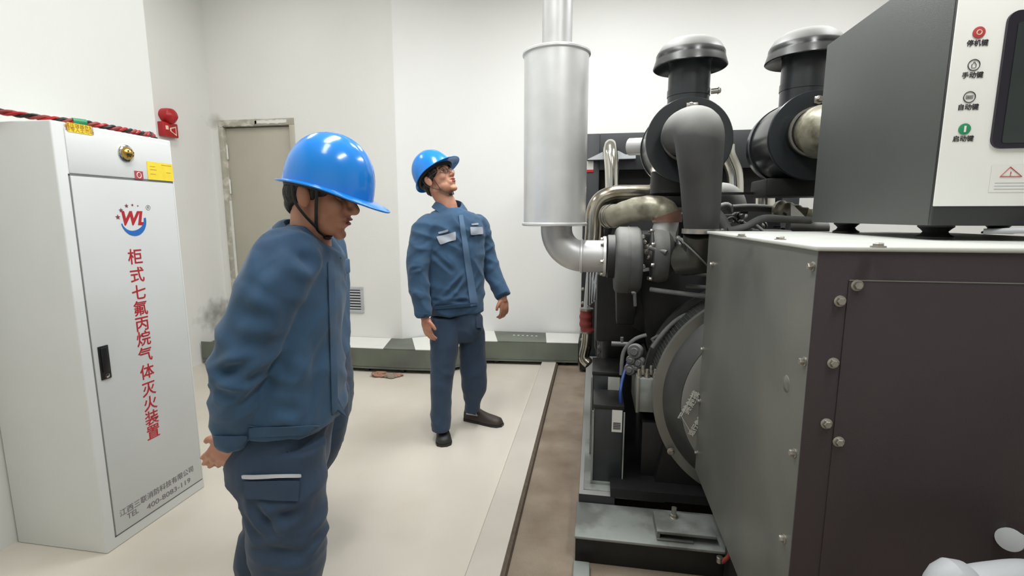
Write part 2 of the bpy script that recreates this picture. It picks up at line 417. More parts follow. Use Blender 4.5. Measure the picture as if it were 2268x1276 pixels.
# curb strip
g = G(); g.prism([(-0.47, YB, 0.0), (-0.455, YB, 0.035), (-0.325, YB, 0.035), (-0.32, YB, 0.0)], (0, 4.52 - YB, 0))
k = obj('kerb', g, M_kerb); struct(k)
g = G(); g.prism([(-0.322, -1, 0.0), (-0.322, -1, 0.026), (-0.310, -1, 0.02), (-0.304, -1, 0.0)], (0, 5.5, 0))
k = obj('trim_1', g, M_edge); struct(k)

# wall vent
vent = thing('vent_grille', 'small pale louvred vent grille low on the wall beside the leaning person', 'vent', (-2.27, YD, 0.48))
vx0, vx1, vz0, vz1 = -2.43, -2.18, 0.47, 0.725
g = G(); w = 0.03
for a, b in (((vx0, YD - 0.014, vz0), (vx1, YD, vz0 + w)), ((vx0, YD - 0.014, vz1 - w), (vx1, YD, vz1)), ((vx0, YD - 0.014, vz0 + w), (vx0 + w, YD, vz1 - w)), ((vx1 - w, YD - 0.014, vz0 + w), (vx1, YD, vz1 - w))): g.box(a, b, 0.003)
obj('vent_frame', g, M_brkt, vent)
g = G(); g.box((vx0 + w, YD - 0.002, vz0 + w), (vx1 - w, YD - 0.0005, vz1 - w)); obj('vent_opening', g, M_black, vent)
for i in range(7):
    z = vz0 + w + 0.012 + i * 0.027
    g = G(); g.prism([(vx0 + w, YD - 0.012, z), (vx0 + w, YD - 0.003, z + 0.012), (vx0 + w, YD - 0.001, z + 0.012), (vx0 + w, YD - 0.010, z - 0.002)], (vx1 - vx0 - 2 * w, 0, 0)); obj('slat', g, M_brkt, vent)

# cable trough along the wall
tr = thing('cable_trough', 'long grey-green steel cable trough running along the foot of the walls', 'cable trough', (-1.9, 4.1, 0))
fr = [(-3.66, 3.96), (-1.72, 3.99), (-1.32, 4.02), (-0.99, 4.40), (-0.12, 4.47)]
bk = [(-3.66, 4.345), (-1.80, 4.345), (-1.62, 4.45), (-1.12, 4.80), (-0.12, 4.835)]
g = G()
for i in range(4):
    a, b = V(fr[i] + (0.035,)), V(fr[i + 1] + (0.035,))
    n = (b - a).normalized().cross(UP)
    g.prism([a, b, b - n * 0.006, a - n * 0.006], (0, 0, 0.185))
obj('front_panel', g, M_trough, tr)
g = G()
for i in range(4):
    g.prism([V(fr[i] + (0.05,)), V(fr[i + 1] + (0.05,)), V(bk[i + 1] + (0.05,)), V(bk[i] + (0.05,))], (0, 0, 0.006))
obj('bottom_panel', g, M_trough, tr)
for i in range(4):
    for t in (0.12, 0.85):
        g = G()
        p = V(fr[i] + (0,)).lerp(V(fr[i + 1] + (0,)), t); q = V(bk[i] + (0,)).lerp(V(bk[i + 1] + (0,)), t)
        d = (q - p) * 0.1; g.box(p + d - V((0.02, 0.0, 0)), p + d + V((0.02, 0.04, 0.05))); obj('foot', g, M_black, tr)
def cover(i, t0, t1, j, t2, m, name, z=0.222, inset=0.0):
    a = V(fr[i] + (0,)).lerp(V(fr[i + 1] + (0,)), t0); b = V(fr[j] + (0,)).lerp(V(fr[j + 1] + (0,)), t2)
    c = V(bk[i] + (0,)).lerp(V(bk[i + 1] + (0,)), t0); d = V(bk[j] + (0,)).lerp(V(bk[j + 1] + (0,)), t2)
    pts = [a, b, d, c]
    if i != j: pts = [a, V(fr[j] + (0,)), b, d, V(bk[j] + (0,)), c]
    g = G(); g.prism([p + V((0, 0, z)) for p in pts], (0, 0, 0.006)); return obj(name, g, m, tr)
cover(0, 0.34, 0, 0, 0.94, M_white, 'cover_plate')
cover(0, 0.94, 0, 1, 0.45, M_trough, 'cover_plate')
cover(1, 0.45, 0, 2, 0.9, M_white, 'cover_plate')
o = cover(3, -0.02, 0, 3, 0.13, M_white, 'cover_plate'); 
o = cover(3, 0.13, 0, 3, 0.66, M_trough, 'cover_plate'); 
cover(3, 0.66, 0, 3, 1.0, M_white, 'cover_plate')
for i in range(6):
    p = V((-0.76 + i * 0.045, 4.66, 0.228)); g = G(); g.lathe(p, UP, [(0, 0.011), (0.003, 0.011), (0.004, 0.008)], 14); obj('cover_hole_plug', g, M_tag, tr)
g = G(); g.box((-3.12, 4.30, 0.02), (-3.09, 4.335, 0.30)); g.box((-3.09, 4.0, 0.19), (-3.07, 4.33, 0.225)); obj('divider', g, M_trough, tr)

# black cables lying in the open end of the trough
g = G(); rnd = random.Random(3)
for i in range(9):
    y0 = 4.03 + i * 0.032; pts = []
    for j in range(7):
        x = -3.64 + j * 0.088
        pts.append(V((x, y0 + rnd.uniform(-0.02, 0.02), 0.13 + 0.13 * math.sin(math.pi * (j + 0.4) / 7.2) * (0.75 + 0.3 * rnd.random()))))
    g.tube(sm(pts, 5), 0.03, 10)
cb = obj('cable_bundle', g, M_dust); props(cb, 'black cables heaped in the open end of the trough behind the cabinet', 'cables', kind='stuff')

# rubble under the trough
for i, (px, py, s, m) in enumerate([(845, 826, 0.06, M_brick), (868, 829, 0.045, M_conc), (883, 826, 0.04, M_brick)]):
    p = onz(px, py, 0.02); p.y -= 0.03
    g = G(); b = bmesh.new(); bmesh.ops.create_icosphere(b, subdivisions=3, radius=1)
    for v in b.verts:
        k_ = 1 + 0.45 * noise.noise(v.co * 1.7 + V((i * 5, 0, 0))) + 0.15 * noise.noise(v.co * 5)
        v.co = V((v.co.x * s * 1.2, v.co.y * s * 0.8, v.co.z * s * 0.42)) * k_
        v.co.z = max(v.co.z, -s * 0.3)
        v.co += V((p.x, p.y, s * 0.3))
    g.add(b)
    o = obj('rubble_chunk', g, m)
    props(o, ['flat broken brick chunk under the trough, leftmost of the rubble pieces', 'small grey mortar chunk between the two brick pieces under the trough', 'small broken brick chunk under the trough, rightmost of the rubble pieces'][i], 'rubble', 'rubble pieces under the cable trough')

# alarm on the side wall
al = thing('fire_alarm', 'red fire alarm call point with strobe on the wall above the white cabinet', 'fire alarm', (XL + 0.0, 3.7, 1.9))
p0 = onx(367, 288, XL); p1 = onx(365, 258, XL)
yc, zc = p0.y, p0.z
k_ = abs(onx(367, 272, XL).z - onx(367, 303, XL).z) / 2
yw = abs(onx(384, 288, XL).y - onx(350, 288, XL).y) / 2
g = G(); g.box((XL, yc - yw, zc - k_), (XL + 0.05, yc + yw, zc + k_), 0.006); obj('alarm_box', g, M_redp, al)
g = G(); g.lathe((XL + 0.045, p1.y, p1.z), (1, 0, 0), [(-0.045, yw * 0.85), (0.0, yw * 0.85), (0.03, yw * 0.78), (0.05, yw * 0.5), (0.058, 0.001)], 28)
for v in g.bm.verts:
    if v.co.z < p1.z: v.co.y = p1.y + (v.co.y - p1.y) * (1 - 0.5 * (p1.z - v.co.z) / yw)
obj('strobe_cap', g, M_redp, al)
g = G(); X = XL + 0.051
def q2(u, v): return V((X, yc + u * yw, zc + v * k_))
g.prism([q2(-0.65, -0.05), q2(-0.3, -0.05), q2(-0.3, 0.5), q2(-0.65, 0.5)], (0.002, 0, 0))
g.prism([q2(-0.1, -0.2), q2(0.7, -0.75), q2(0.7, 0.6), q2(-0.1, 0.25)], (0.002, 0, 0)); obj('horn_symbol', g, M_cream, al)
g = G(); g.prism([q2(0.05, -0.15), q2(0.58, -0.5), q2(0.58, 0.38), q2(0.05, 0.15)], (0.004, 0, 0)); obj('horn_symbol', g, M_redp, al)

# ceiling lamps
for i, (lx, ly, lw, ll, pw) in enumerate(LAMPS):
    t = thing('ceiling_light', ['white ceiling light panel above the white gas cabinet', 'white ceiling light panel near the exhaust silencer stack', 'white ceiling light panel in the middle of the open floor', 'white ceiling light panel above the engine and its air cleaners', 'white ceiling light panel over the control box and dark cover', 'unseen ceiling light panel added to brighten the grey door wall'][i], 'ceiling light', (lx, ly, CEIL), 'ceiling light panels')
    g = G(); g.box((lx - lw / 2 - 0.02, ly - ll / 2 - 0.02, CEIL - 0.07), (lx + lw / 2 + 0.02, ly + ll / 2 + 0.02, CEIL), 0.008); obj('lamp_housing', g, M_lampb, t)
    g = G(); g.box((lx - lw / 2, ly - ll / 2, CEIL - 0.085), (lx + lw / 2, ly + ll / 2, CEIL - 0.068)); obj('diffuser', g, M_lampe, t)

# ------------------------------------------------------------------ fire suppression cabinet
cx0, cx1, cy0, cy1, CZ = -2.43, -1.975, 1.55, 2.072, 1.75
cab = thing('fire_suppression_cabinet', 'tall white steel gas fire suppression cabinet with red lettering down its door', 'cabinet', (-2.2, 1.8, 0))
g = G(); g.box((cx0, cy0, 0), (cx1, cy1, CZ), 0.006, 3); obj('body', g, M_cab, cab)
FX = cx1
g = G(); g.box((FX - 0.002, cy0 + 0.045, 0.055), (FX + 0.004, cy1 - 0.014, 1.552), 0.002); dr = obj('door', g, M_cabd, cab)
g = G(); g.box((FX - 0.002, cy0 + 0.045, 1.562), (FX + 0.004, cy1 - 0.014, CZ - 0.02), 0.002); up = obj('top_panel', g, M_cab, cab)
g = G()
for a, b in (((cy0 + 0.040, 0.050), (cy0 + 0.045, 1.557)), ((cy1 - 0.015, 0.050), (cy1 - 0.011, 1.557)), ((cy0 + 0.040, 0.048), (cy1 - 0.011, 0.054)), ((cy0 + 0.040, 1.553), (cy1 - 0.011, 1.560))):
    g.box((FX - 0.002, a[0], a[1]), (FX + 0.0008, b[0], b[1]))
obj('door_gap', g, M_groove, cab)
TX = FX + 0.0045
YY = V((0, 1, 0)); ZZ = UP
# handle
g = G(); g.box((TX - 0.002, 1.612, 0.735), (TX + 0.004, 1.655, 0.875), 0.003); hd = obj('handle', g, M_black, dr)
g = G(); g.box((TX + 0.003, 1.620, 0.765), (TX + 0.010, 1.647, 0.868), 0.003); obj('handle_lever', g, M_black, hd)
g = G(); g.lathe((TX + 0.003, 1.633, 0.750), (1, 0, 0), [(0, 0.009), (0.006, 0.009), (0.007, 0.006)], 18); obj('lock_cylinder', g, M_chrome, hd)
# lettering
py_of = [571, 611, 650, 685, 719, 752, 787, 825, 863, 895, 927, 958]
for ch, py in zip('柜式七氟丙烷气体灭火装置', py_of):
    px = 300 + (py - 571) * (341 - 301) / (958 - 571)
    p = onx(px, py, TX)
    text('door_lettering', ch, 0.071, M_red, dr, (TX, p.y, p.z), YY, ZZ, bold=0.0006)
def linetext(s, pa, pb, m, size, nm='maker_lettering'):
    a = onx(pa[0], pa[1], TX); b = onx(pb[0], pb[1], TX)
    me = text_mesh(s, size, align='LEFT')
    co = [v.co.x for v in me.vertices]; L0, L1 = min(co), max(co)
    z = (a.z + b.z) / 2
    for v in me.vertices:
        t = (v.co.x - L0) / (L1 - L0); y_ = v.co.y; x_ = v.co.z
        v.co = V((TX + x_, a.y + (b.y - a.y) * t, z + y_))
    me.update(); return finish(nm, me, m, dr, None)
linetext('江西三联消防科技有限公司', (265, 1136), (428, 1042), M_greyp, 0.034)
linetext('TEL', (282, 1144), (307, 1132), M_greyp, 0.034)
linetext('400-8083-119', (325, 1122), (422, 1066), M_greyp, 0.034)
# WL emblem
lc = onx(296, 488, TX); ly_, lz_ = lc.y, lc.z
me = text_mesh('WL', 0.080, bold=0.003, shear=0.25)
T = Matrix((YY * 0.95, ZZ, V((1, 0, 0)))).transposed().to_4x4(); T.translation = V((TX, ly_ - 0.004, lz_ + 0.006)); me.transform(T)
finish('emblem_letters', me, M_red, dr, None)
g = G(); pts_o, pts_i = [], []
for i in range(29):
    a = math.radians(-168 + i * (178 / 28)); t = i / 28
    wdt = 0.004 + 0.022 * math.sin(math.pi * min(1, t * 0.62 + 0.1)) ** 1.6
    pts_o.append(V((TX, ly_ + 0.060 * math.cos(a), lz_ + 0.067 * math.sin(a)))); pts_i.append(V((TX, ly_ + (0.060 - wdt * 0.55) * math.cos(a), lz_ + (0.067 - wdt) * math.sin(a))))
for i in range(28): g.prism([pts_o[i], pts_o[i + 1], pts_i[i + 1], pts_i[i]], (0.0008, 0, 0))
obj('emblem_arc', g, M_blue, dr, None)
def star(c, r):
    g = G(); p = []
    for i in range(10):
        a = math.pi / 2 + i * math.pi / 5; rr = r if i % 2 == 0 else r * 0.42
        p.append(V((TX, c.y + rr * math.cos(a), c.z + rr * math.sin(a))))
    g.prism(p, (0.0008, 0, 0)); obj('emblem_star', g, M_star, dr, None)
for px, py, r in ((261, 481, 0.0115), (268, 466, 0.0105), (280, 456, 0.009), (293, 454, 0.006), (305, 456, 0.004)): star(onx(px, py, TX), r)
p = onx(328, 460, TX)
g = G(); g.tube([V((TX, p.y + 0.0105 * math.cos(a), p.z + 0.0105 * math.sin(a))) for a in [2 * math.pi * i / 24 for i in range(24)]], 0.0009, 6, close=True); obj('registered_ring', g, M_greyp, dr)
text('registered_letter', 'R', 0.016, M_greyp, dr, (TX, p.y, p.z), YY, ZZ)
# nozzle
nz_ = onx(279, 340, TX)
g = G(); g.lathe((TX - 0.001, nz_.y, nz_.z), (1, 0, 0), [(0, 0.036), (0.004, 0.036), (0.007, 0.031)], 36); n0 = obj('nozzle', g, M_chrome, up)
g = G(); g.lathe((TX, nz_.y, nz_.z), (1, 0, 0), [(0, 0.027), (0.010, 0.026), (0.019, 0.021), (0.025, 0.013), (0.028, 0.004)], 28); obj('nozzle_head', g, M_brass, n0)
for i in range(6):
    a = i * math.pi / 3 + 0.3; p = V((TX + 0.0225, nz_.y + 0.0125 * math.cos(a), nz_.z + 0.0125 * math.sin(a)))
    g = G(); g.sph(p, 0.0042, 10, 8); obj('nozzle_hole', g, M_black, n0)
# stickers
def sticker(c0, c1, m, nm, par=None, x=TX):
    a = onx(c0[0], c0[1], x); b = onx(c1[0], c1[1], x)
    y0, y1 = sorted((a.y, b.y)); z0, z1 = sorted((a.z, b.z))
    g = G(); g.box((x, y0, z0), (x + 0.0008, y1, z1)); return obj(nm, g, m, par or up), (y0, y1, z0, z1)
st, (y0, y1, z0, z1) = sticker((147, 270), (204, 300), M_yellow, 'warning_sticker')
text('sticker_lettering', '高压容器危险', 0.018, M_orange, st, (TX + 0.001, (y0 + y1) / 2, z1 - (z1 - z0) * 0.3), YY, ZZ)
text('sticker_lettering', '非专人士勿动', 0.018, M_orange, st, (TX + 0.001, (y0 + y1) / 2, z1 - (z1 - z0) * 0.72), YY, ZZ)
st, (y0, y1, z0, z1) = sticker((324, 357), (385, 402), M_yellow, 'notice_sticker')
for i, (f0, f1, w0, w1) in enumerate(((0.55, 0.95, 0.86, 0.03), (0.10, 0.30, 0.72, 0.03), (0.1, 0.34, 0.55, 0.03), (0.72, 0.9, 0.45, 0.03), (0.1, 0.3, 0.3, 0.03))):
    g = G(); g.box((TX + 0.0007, y0 + (y1 - y0) * f0, z0 + (z1 - z0) * w0), (TX + 0.0012, y0 + (y1 - y0) * f1, z0 + (z1 - z0) * (w0 + w1))); obj('printed_line', g, M_orange, st)
st, (y0, y1, z0, z1) = sticker((297, 378), (318, 398), M_pinkred, 'round_mark_sticker')
g = G(); c = V((TX + 0.001, (y0 + y1) / 2, (z0 + z1) / 2)); g.tube([c + V((0, 0.010 * math.cos(a), 0.012 * math.sin(a))) for a in [2 * math.pi * i / 24 for i in range(24)]], 0.0018, 6, close=True); obj('sticker_ring', g, M_cream, st)
# black and red twisted cable across the top of the cabinet
tc = thing('twisted_cable', 'red and black twisted cable lying over the top of the white cabinet', 'cable', (-2.1, 1.8, CZ))
path = sm([(-2.40, 1.00, CZ + 0.10), (-2.33, 1.30, CZ + 0.055), (-2.2, 1.50, CZ + 0.035), (-2.06, 1.60, CZ + 0.016), (-1.995, 1.70, CZ + 0.014), (-1.99, 1.85, CZ + 0.014), (-1.99, 1.95, CZ + 0.012), (-2.02, 2.03, CZ + 0.010), (-2.10, 2.16, CZ - 0.1)], 14)
def strand(ph, r, rad, turns=26):
    out = []
    n = len(path)
    for i, p in enumerate(path):
        t = (path[min(i + 1, n - 1)] - path[max(i - 1, 0)]).normalized(); u = t.cross(UP).normalized(); w = u.cross(t)
        a = ph + i / n * turns * 2 * math.pi / 2
        out.append(p + (u * math.cos(a) + w * math.sin(a)) * rad)
    return out
for ph, m, nm in ((0, M_redp, 'red_strand'), (2.1, M_redh, 'red_strand'), (4.2, M_black, 'black_strand')):
    g = G(); g.tube(strand(ph, 0.006, 0.0065), 0.006, 8); obj(nm, g, m, tc)
g = G(); pj = path[int(len(path) * 0.46)]; pj2 = path[int(len(path) * 0.50)]; g.cyl(pj, pj2, 0.014, seg=14); obj('green_tape', g, M_green, tc)
# ------------------------------------------------------------------ exhaust silencer
XA = V((1, 0, 0)); YA = V((0, 1, 0))
YS = 2.4
sa = ony(1160, 310, YS); sb = ony(1302, 310, YS)
sc_ = V(((sa.x + sb.x) / 2, YS, 0)); SR = (sb.x - sa.x) / 2 * 0.985
SZ0 = ony(1230, 500, YS).z; SZ1 = ony(1230, 118, YS).z
sil = thing('exhaust_silencer', 'tall upright silver exhaust silencer with pipe, left of the engine', 'exhaust silencer', (sc_.x, YS, SZ0))
g = G(); g.lathe((sc_.x, YS, SZ0), UP, [(0.012, SR), (SZ1 - SZ0 - 0.012, SR)], 64, False); obj('shell', g, M_alu, sil)
for z, s in ((SZ0, 1), (SZ1, -1)):
    g = G(); g.lathe((sc_.x, YS, z), V((0, 0, s)), [(0.0, SR * 0.4), (0.0, SR + 0.004), (0.004, SR + 0.008), (0.012, SR + 0.008), (0.016, SR + 0.003), (0.018, SR * 0.9)], 64); obj('end_cap', g, M_alu, sil)
PR = (ony(1267, 40, YS).x - ony(1200, 40, YS).x) / 2
g = G(); g.cyl((sc_.x + 0.002, YS, SZ1 - 0.01), (sc_.x + 0.002, YS, CEIL - 0.001), PR, seg=48); obj('stack_pipe', g, M_alud, sil)
g = G(); g.lathe((sc_.x + 0.002, YS, SZ1 - 0.002), UP, [(0, PR + 0.012), (0.004, PR + 0.008), (0.012, PR + 0.001)], 48); obj('weld_seam', g, M_alu, sil)
zt = ony(1340, 568, YS).z
ex = ony(1290, 570, YS).x
er = 0.076
bend = [V((sc_.x + 0.01, YS, SZ0 + 0.02))]
Rb = SZ0 - zt
for i in range(13):
    a = math.pi / 2 * i / 12
    bend.append(V((sc_.x + 0.01 + (ex - sc_.x - 0.01) * (1 - math.cos(a)), YS, zt + (SZ0 - 0.015 - zt) * (1 - math.sin(a)))))
g = G(); g.tube(bend, er, 40); obj('elbow', g, M_alud, sil)
fx = ony(1338, 568, YS).x
g = G(); g.cyl((ex - 0.004, YS, zt), (fx, YS, zt), er * 1.02, seg=40); obj('outlet_pipe', g, M_alud, sil)
g = G(); g.lathe((ex - 0.012, YS, zt), XA, [(0, er * 1.01), (0.004, er * 1.09), (0.012, er * 1.09), (0.016, er * 1.02)], 40); obj('weld_seam', g, M_alu, sil)
g = G(); g.lathe((fx - 0.004, YS, zt), XA, [(0, er), (0, er * 1.28), (0.012, er * 1.28), (0.012, er)], 40); fl = obj('flange', g, M_alu, sil)
for i in range(6):
    a = i * math.pi / 3 + 0.2
    g = G(); g.bolt((fx - 0.005, YS + er * 1.14 * math.cos(a), zt + er * 1.14 * math.sin(a)), -XA, 0.009, 0.014); obj('flange_bolt', g, M_bolt, fl)

# ------------------------------------------------------------------ base frame
ECX = 0.75
base = thing('base_frame', 'black and grey steel skid frame under the generator set', 'generator base', (ECX, 3.0, 0))
g = G(); g.box((-0.045, 1.83, 0.0), (1.54, 2.05, 0.115), 0.004); obj('front_beam', g, M_blk, base)
g = G(); g.box((-0.048, 1.815, 0.112), (1.545, 2.06, 0.124), 0.003); obj('deck_plate', g, M_base, base)
for x0 in (-0.04, 1.38):
    g = G(); g.box((x0, 2.065, 0.0), (x0 + 0.16, 4.28, 0.16), 0.004); obj('side_rail', g, M_dust, base)
g = G(); g.box((-0.02, 2.10, 0.13), (0.34, 2.62, 0.165), 0.003); obj('battery_shelf', g, M_base, base)
g = G(); g.box((0.10, 2.062, 0.16), (1.3, 3.9, 0.20)); obj('cross_plate', g, M_blk, base)
g = G(); g.box((0.52, 1.25, 0.0), (1.15, 1.8, 0.30), 0.004); obj('front_foot', g, M_blk, base)
p = onz(1290, 1262, 0.02)
g = G(); g.box((-0.05, 1.70, 0.0), (0.015, 1.80, 0.03), 0.006); obj('anchor_plate', g, M_base, base)
# hold-down bracket with bolt
hb = G(); c = onz(1510, 1150, 0.15)
HX0, HX1, HY0, HY1 = 0.275, 0.50, 1.845, 1.985
hb.box((HX0, HY0, 0.150), (HX1, HY1, 0.163), 0.003); hb.box((HX0, HY0, 0.124), (HX0 + 0.012, HY1, 0.155)); hb.box((HX0, HY0 - 0.004, 0.124), (HX0 + 0.14, HY0 + 0.012, 0.132), 0.002)
br = obj('hold_down_bracket', hb, M_base, base)
bx = onz(1492, 1145, 0.163)
g = G(); g.bolt((bx.x, bx.y, 0.163), UP, 0.014, 0.014); g.cyl((bx.x, bx.y, 0.17), (bx.x, bx.y, 0.205), 0.010, seg=16); obj('bracket_bolt', g, M_bolt, br)
g = G(); g.tube(sm([(0.50, 1.79, 0.30), (0.515, 1.75, 0.24), (0.52, 1.74, 0.17), (0.50, 1.76, 0.12)], 6), 0.008, 10); obj('red_lead', g, M_redh, base)
g = G(); g.lathe((0.493, 1.762, 0.118), UP, [(0, 0.012), (0.02, 0.012), (0.022, 0.008)], 12); obj('lead_end', g, M_bolt, base)

# ------------------------------------------------------------------ radiator
rad = thing('radiator', 'large black radiator frame at the far end of the engine', 'radiator', (ECX, 4.5, 0))
RX0 = -0.10; RX1 = 1.62; RZ = 2.085
g = G()
for a, b in (((RX0, 4.3, 0.02), (RX0 + 0.13, 4.72, RZ)), ((RX1 - 0.13, 4.3, 0.02), (RX1, 4.72, RZ)), ((RX0 + 0.13, 4.3, RZ - 0.30), (RX1 - 0.13, 4.72, RZ)), ((RX0 + 0.13, 4.3, 0.02), (RX1 - 0.13, 4.72, 0.25))): g.box(a, b, 0.004)
rf = obj('frame', g, M_rad, rad)
g = G(); g.box((RX0 + 0.1, 4.45, 0.2), (RX1 - 0.1, 4.6, RZ - 0.2)); obj('core', g, M_radc, rad)
g = G(); g.lathe((ECX, 4.28, 1.05), YA, [(0, 0.60), (0, 0.64), (0.14, 0.66), (0.14, 0.6)], 48); obj('fan_shroud', g, M_radc, rad)
for k in range(7):
    a = 2 * math.pi * k / 7; d = V((math.cos(a), 0, math.sin(a))); t = V((-math.sin(a), 0, math.cos(a))); c = V((ECX, 4.33, 1.05))
    g = G(); g.prism([c + d * 0.1 - t * 0.05, c + d * 0.56 - t * 0.10, c + d * 0.56 + t * 0.08 + YA * 0.05, c + d * 0.1 + t * 0.05 + YA * 0.03], (0, 0.008, 0)); obj('fan_blade', g, M_black, rad)
for px, py in ((1266, 558), (1276, 640), (1275, 722), (1281, 671), (1281, 752), (1280, 792), (1266, 800)):
    q = ony(px + 3, py, 4.298); g = G(); g.bolt((max(q.x, RX0 + 0.015), 4.3, q.z), -YA, 0.011, 0.01); obj('frame_bolt', g, M_bolt, rad)
# triangular pale bracket and the upright chrome pipe
def yp(px, py, y): return ony(px, py, y)
g = G(); pts = [yp(1301, 353, 4.25), yp(1340, 334, 4.25), yp(1370, 334, 4.25), yp(1385, 342, 4.25), yp(1408, 343, 4.25), yp(1408, 351, 4.25), yp(1370, 352, 4.25), yp(1303, 354, 4.25)]
g.prism(pts, (0, 0.05, 0)); obj('pipe_bracket', g, M_brkt, rad)
g = G(); a = yp(1352, 322, 4.15); g.tube(sm([a + V((0, 0.15, -0.02)), a + V((0, 0.05, 0.0)), a + V((-0.002, -0.02, -0.05)), yp(1355, 372, 4.1), yp(1356, 440, 4.1), yp(1356, 470, 4.1)], 6), 0.058, 28); obj('upright_coolant_pipe', g, M_chrome, rad)
g = G(); a = yp(1641, 330, 4.1); g.tube(sm([yp(1610, 322, 4.1), yp(1612, 345, 4.1), yp(1628, 390, 4.1), yp(1628, 470, 4.1)], 6), 0.062, 28); obj('upright_coolant_pipe', g, M_chrome, rad)
g = G(); a, b = yp(1300, 357, 4.293), yp(1314, 381, 4.293); g.box((a.x, 4.294, b.z), (b.x, 4.2995, a.z)); lb = obj('warning_label', g, M_tag, rad)
g = G(); g.box((a.x, 4.292, b.z), (b.x, 4.2945, b.z + (a.z - b.z) * 0.22)); obj('label_stripe', g, M_redp, lb)

# ------------------------------------------------------------------ engine
eng = thing('diesel_engine', 'black diesel engine between the radiator and the alternator', 'engine', (ECX, 3.2, 0.2))
g = G(); g.prism([(0.42, 2.55, 0.3), (1.08, 2.55, 0.3), (1.22, 2.55, 0.75), (1.28, 2.55, 1.12), (1.0, 2.55, 1.16), (0.5, 2.55, 1.16), (0.22, 2.55, 1.12), (0.28, 2.55, 0.75)], (0, 1.55, 0), 0.02); obj('engine_block', g, M_blk, eng)
g = G(); g.prism([(0.38, 2.6, 0.2), (1.12, 2.6, 0.2), (1.08, 2.6, 0.32), (0.42, 2.6, 0.32)], (0, 1.4, 0), 0.01); obj('oil_pan', g, M_blk, eng)
for i in range(6):
    y = 2.72 + i * 0.22
    for sx, nm in ((-1, 'cylinder_head_cover'), (1, 'cylinder_head_cover')):
        cx = ECX + sx * 0.36
        g = G(); g.box((cx - 0.11, y, 1.10), (cx + 0.11, y + 0.19, 1.20), 0.02); obj(nm, g, M_dust, eng)
g = G(); g.box((ECX - 0.13, 2.7, 1.12), (ECX + 0.13, 3.95, 1.22), 0.03); obj('intake_manifold', g, M_iron, eng)
# side detail: ribs and housings on the near left flank
for i in range(4):
    g = G(); y = 2.7 + 0.3 * i; g.prism([(0.26, y, 0.5), (0.16, y, 0.78), (0.18, y, 1.05), (0.3, y, 1.05)], (0, 0.05, 0), 0.005); obj('block_rib', g, M_blk, eng)
g = G(); g.box((0.06, 2.75, 0.55), (0.26, 3.3, 0.95), 0.04, 3); obj('oil_cooler', g, M_blk, eng)
for i in range(3):
    g = G(); g.lathe((0.10, 2.95 + i * 0.17, 0.34), UP, [(0, 0.055), (0.01, 0.062), (0.22, 0.062), (0.235, 0.05), (0.25, 0.05)], 24); obj('oil_filter', g, M_black, eng)
g = G(); g.box((0.02, 3.4, 0.45), (0.3, 3.9, 0.9), 0.03); obj('starter_housing', g, M_blk, eng)
# dark housing behind the turbocharger
g = G(); g.box((0.02, 2.62, 0.72), (0.42, 2.74, 1.10), 0.02); obj('exhaust_manifold', g, M_blk, eng)
g = G(); g.lathe((0.3, 2.56, 0.92), YA, [(0, 0.05), (0.02, 0.13), (0.12, 0.14)], 28); obj('gear_cover', g, M_blk, eng)
# grey pipes below the turbo
for pts, r in (([(1440, 641, 2.35), (1500, 649, 2.3), (1568, 657, 2.25)], 0.011), ([(1520, 634, 2.4), (1568, 637, 2.35)], 0.010), ([(1530, 606, 2.4), (1568, 610, 2.35)], 0.008), ([(1445, 770, 2.3), (1478, 728, 2.3), (1515, 700, 2.32), (1568, 688, 2.35)], 0.011), ([(1376, 830, 2.3), (1381, 780, 2.3), (1405, 752, 2.3), (1432, 742, 2.3)], 0.009)):
    g = G(); g.tube(sm([ony(*q) for q in pts], 6), r, 12); obj('fluid_line', g, M_hose, eng)
g = G(); g.tube(sm([ony(1376, 910, 2.2), ony(1374, 870, 2.2), ony(1380, 835, 2.25), ony(1392, 800, 2.3)], 6), 0.007, 10); obj('blue_harness', g, M_bluewire, eng)
g = G(); g.tube(sm([ony(1399, 650, 2.3), ony(1405, 650, 2.3), ony(1406, 660, 2.3), ony(1407, 678, 2.3)], 4), 0.008, 10); obj('drain_fitting', g, M_iron, eng)
g = G(); q = ony(1368, 762, 2.4); g.cyl(q - XA * 0.03, q + XA * 0.05, 0.012, seg=12); g.cyl(q + V((0.02, 0, 0)), q + V((0.02, 0, 0.035)), 0.008, seg=10); obj('brass_fitting', g, M_iron, eng)
# slanted ribbed heat exchanger plate left of the turbo
g = G()
A, B, C_, D = ony(1300, 600, 2.9), ony(1345, 603, 2.75), ony(1333, 655, 2.75), ony(1299, 680, 2.9)
g.prism([A, B, C_, D], (0.012, 0.02, 0)); hx = obj('ribbed_plate', g, M_brkt, eng)
for i in range(6):
    t = (i + 0.7) / 6.6
    g = G(); g.tube([A.lerp(B, t) + V((0, -0.006, -0.002)), D.lerp(C_, t) + V((0, -0.006, 0.004))], 0.0035, 6); obj('plate_rib', g, M_dust, hx)
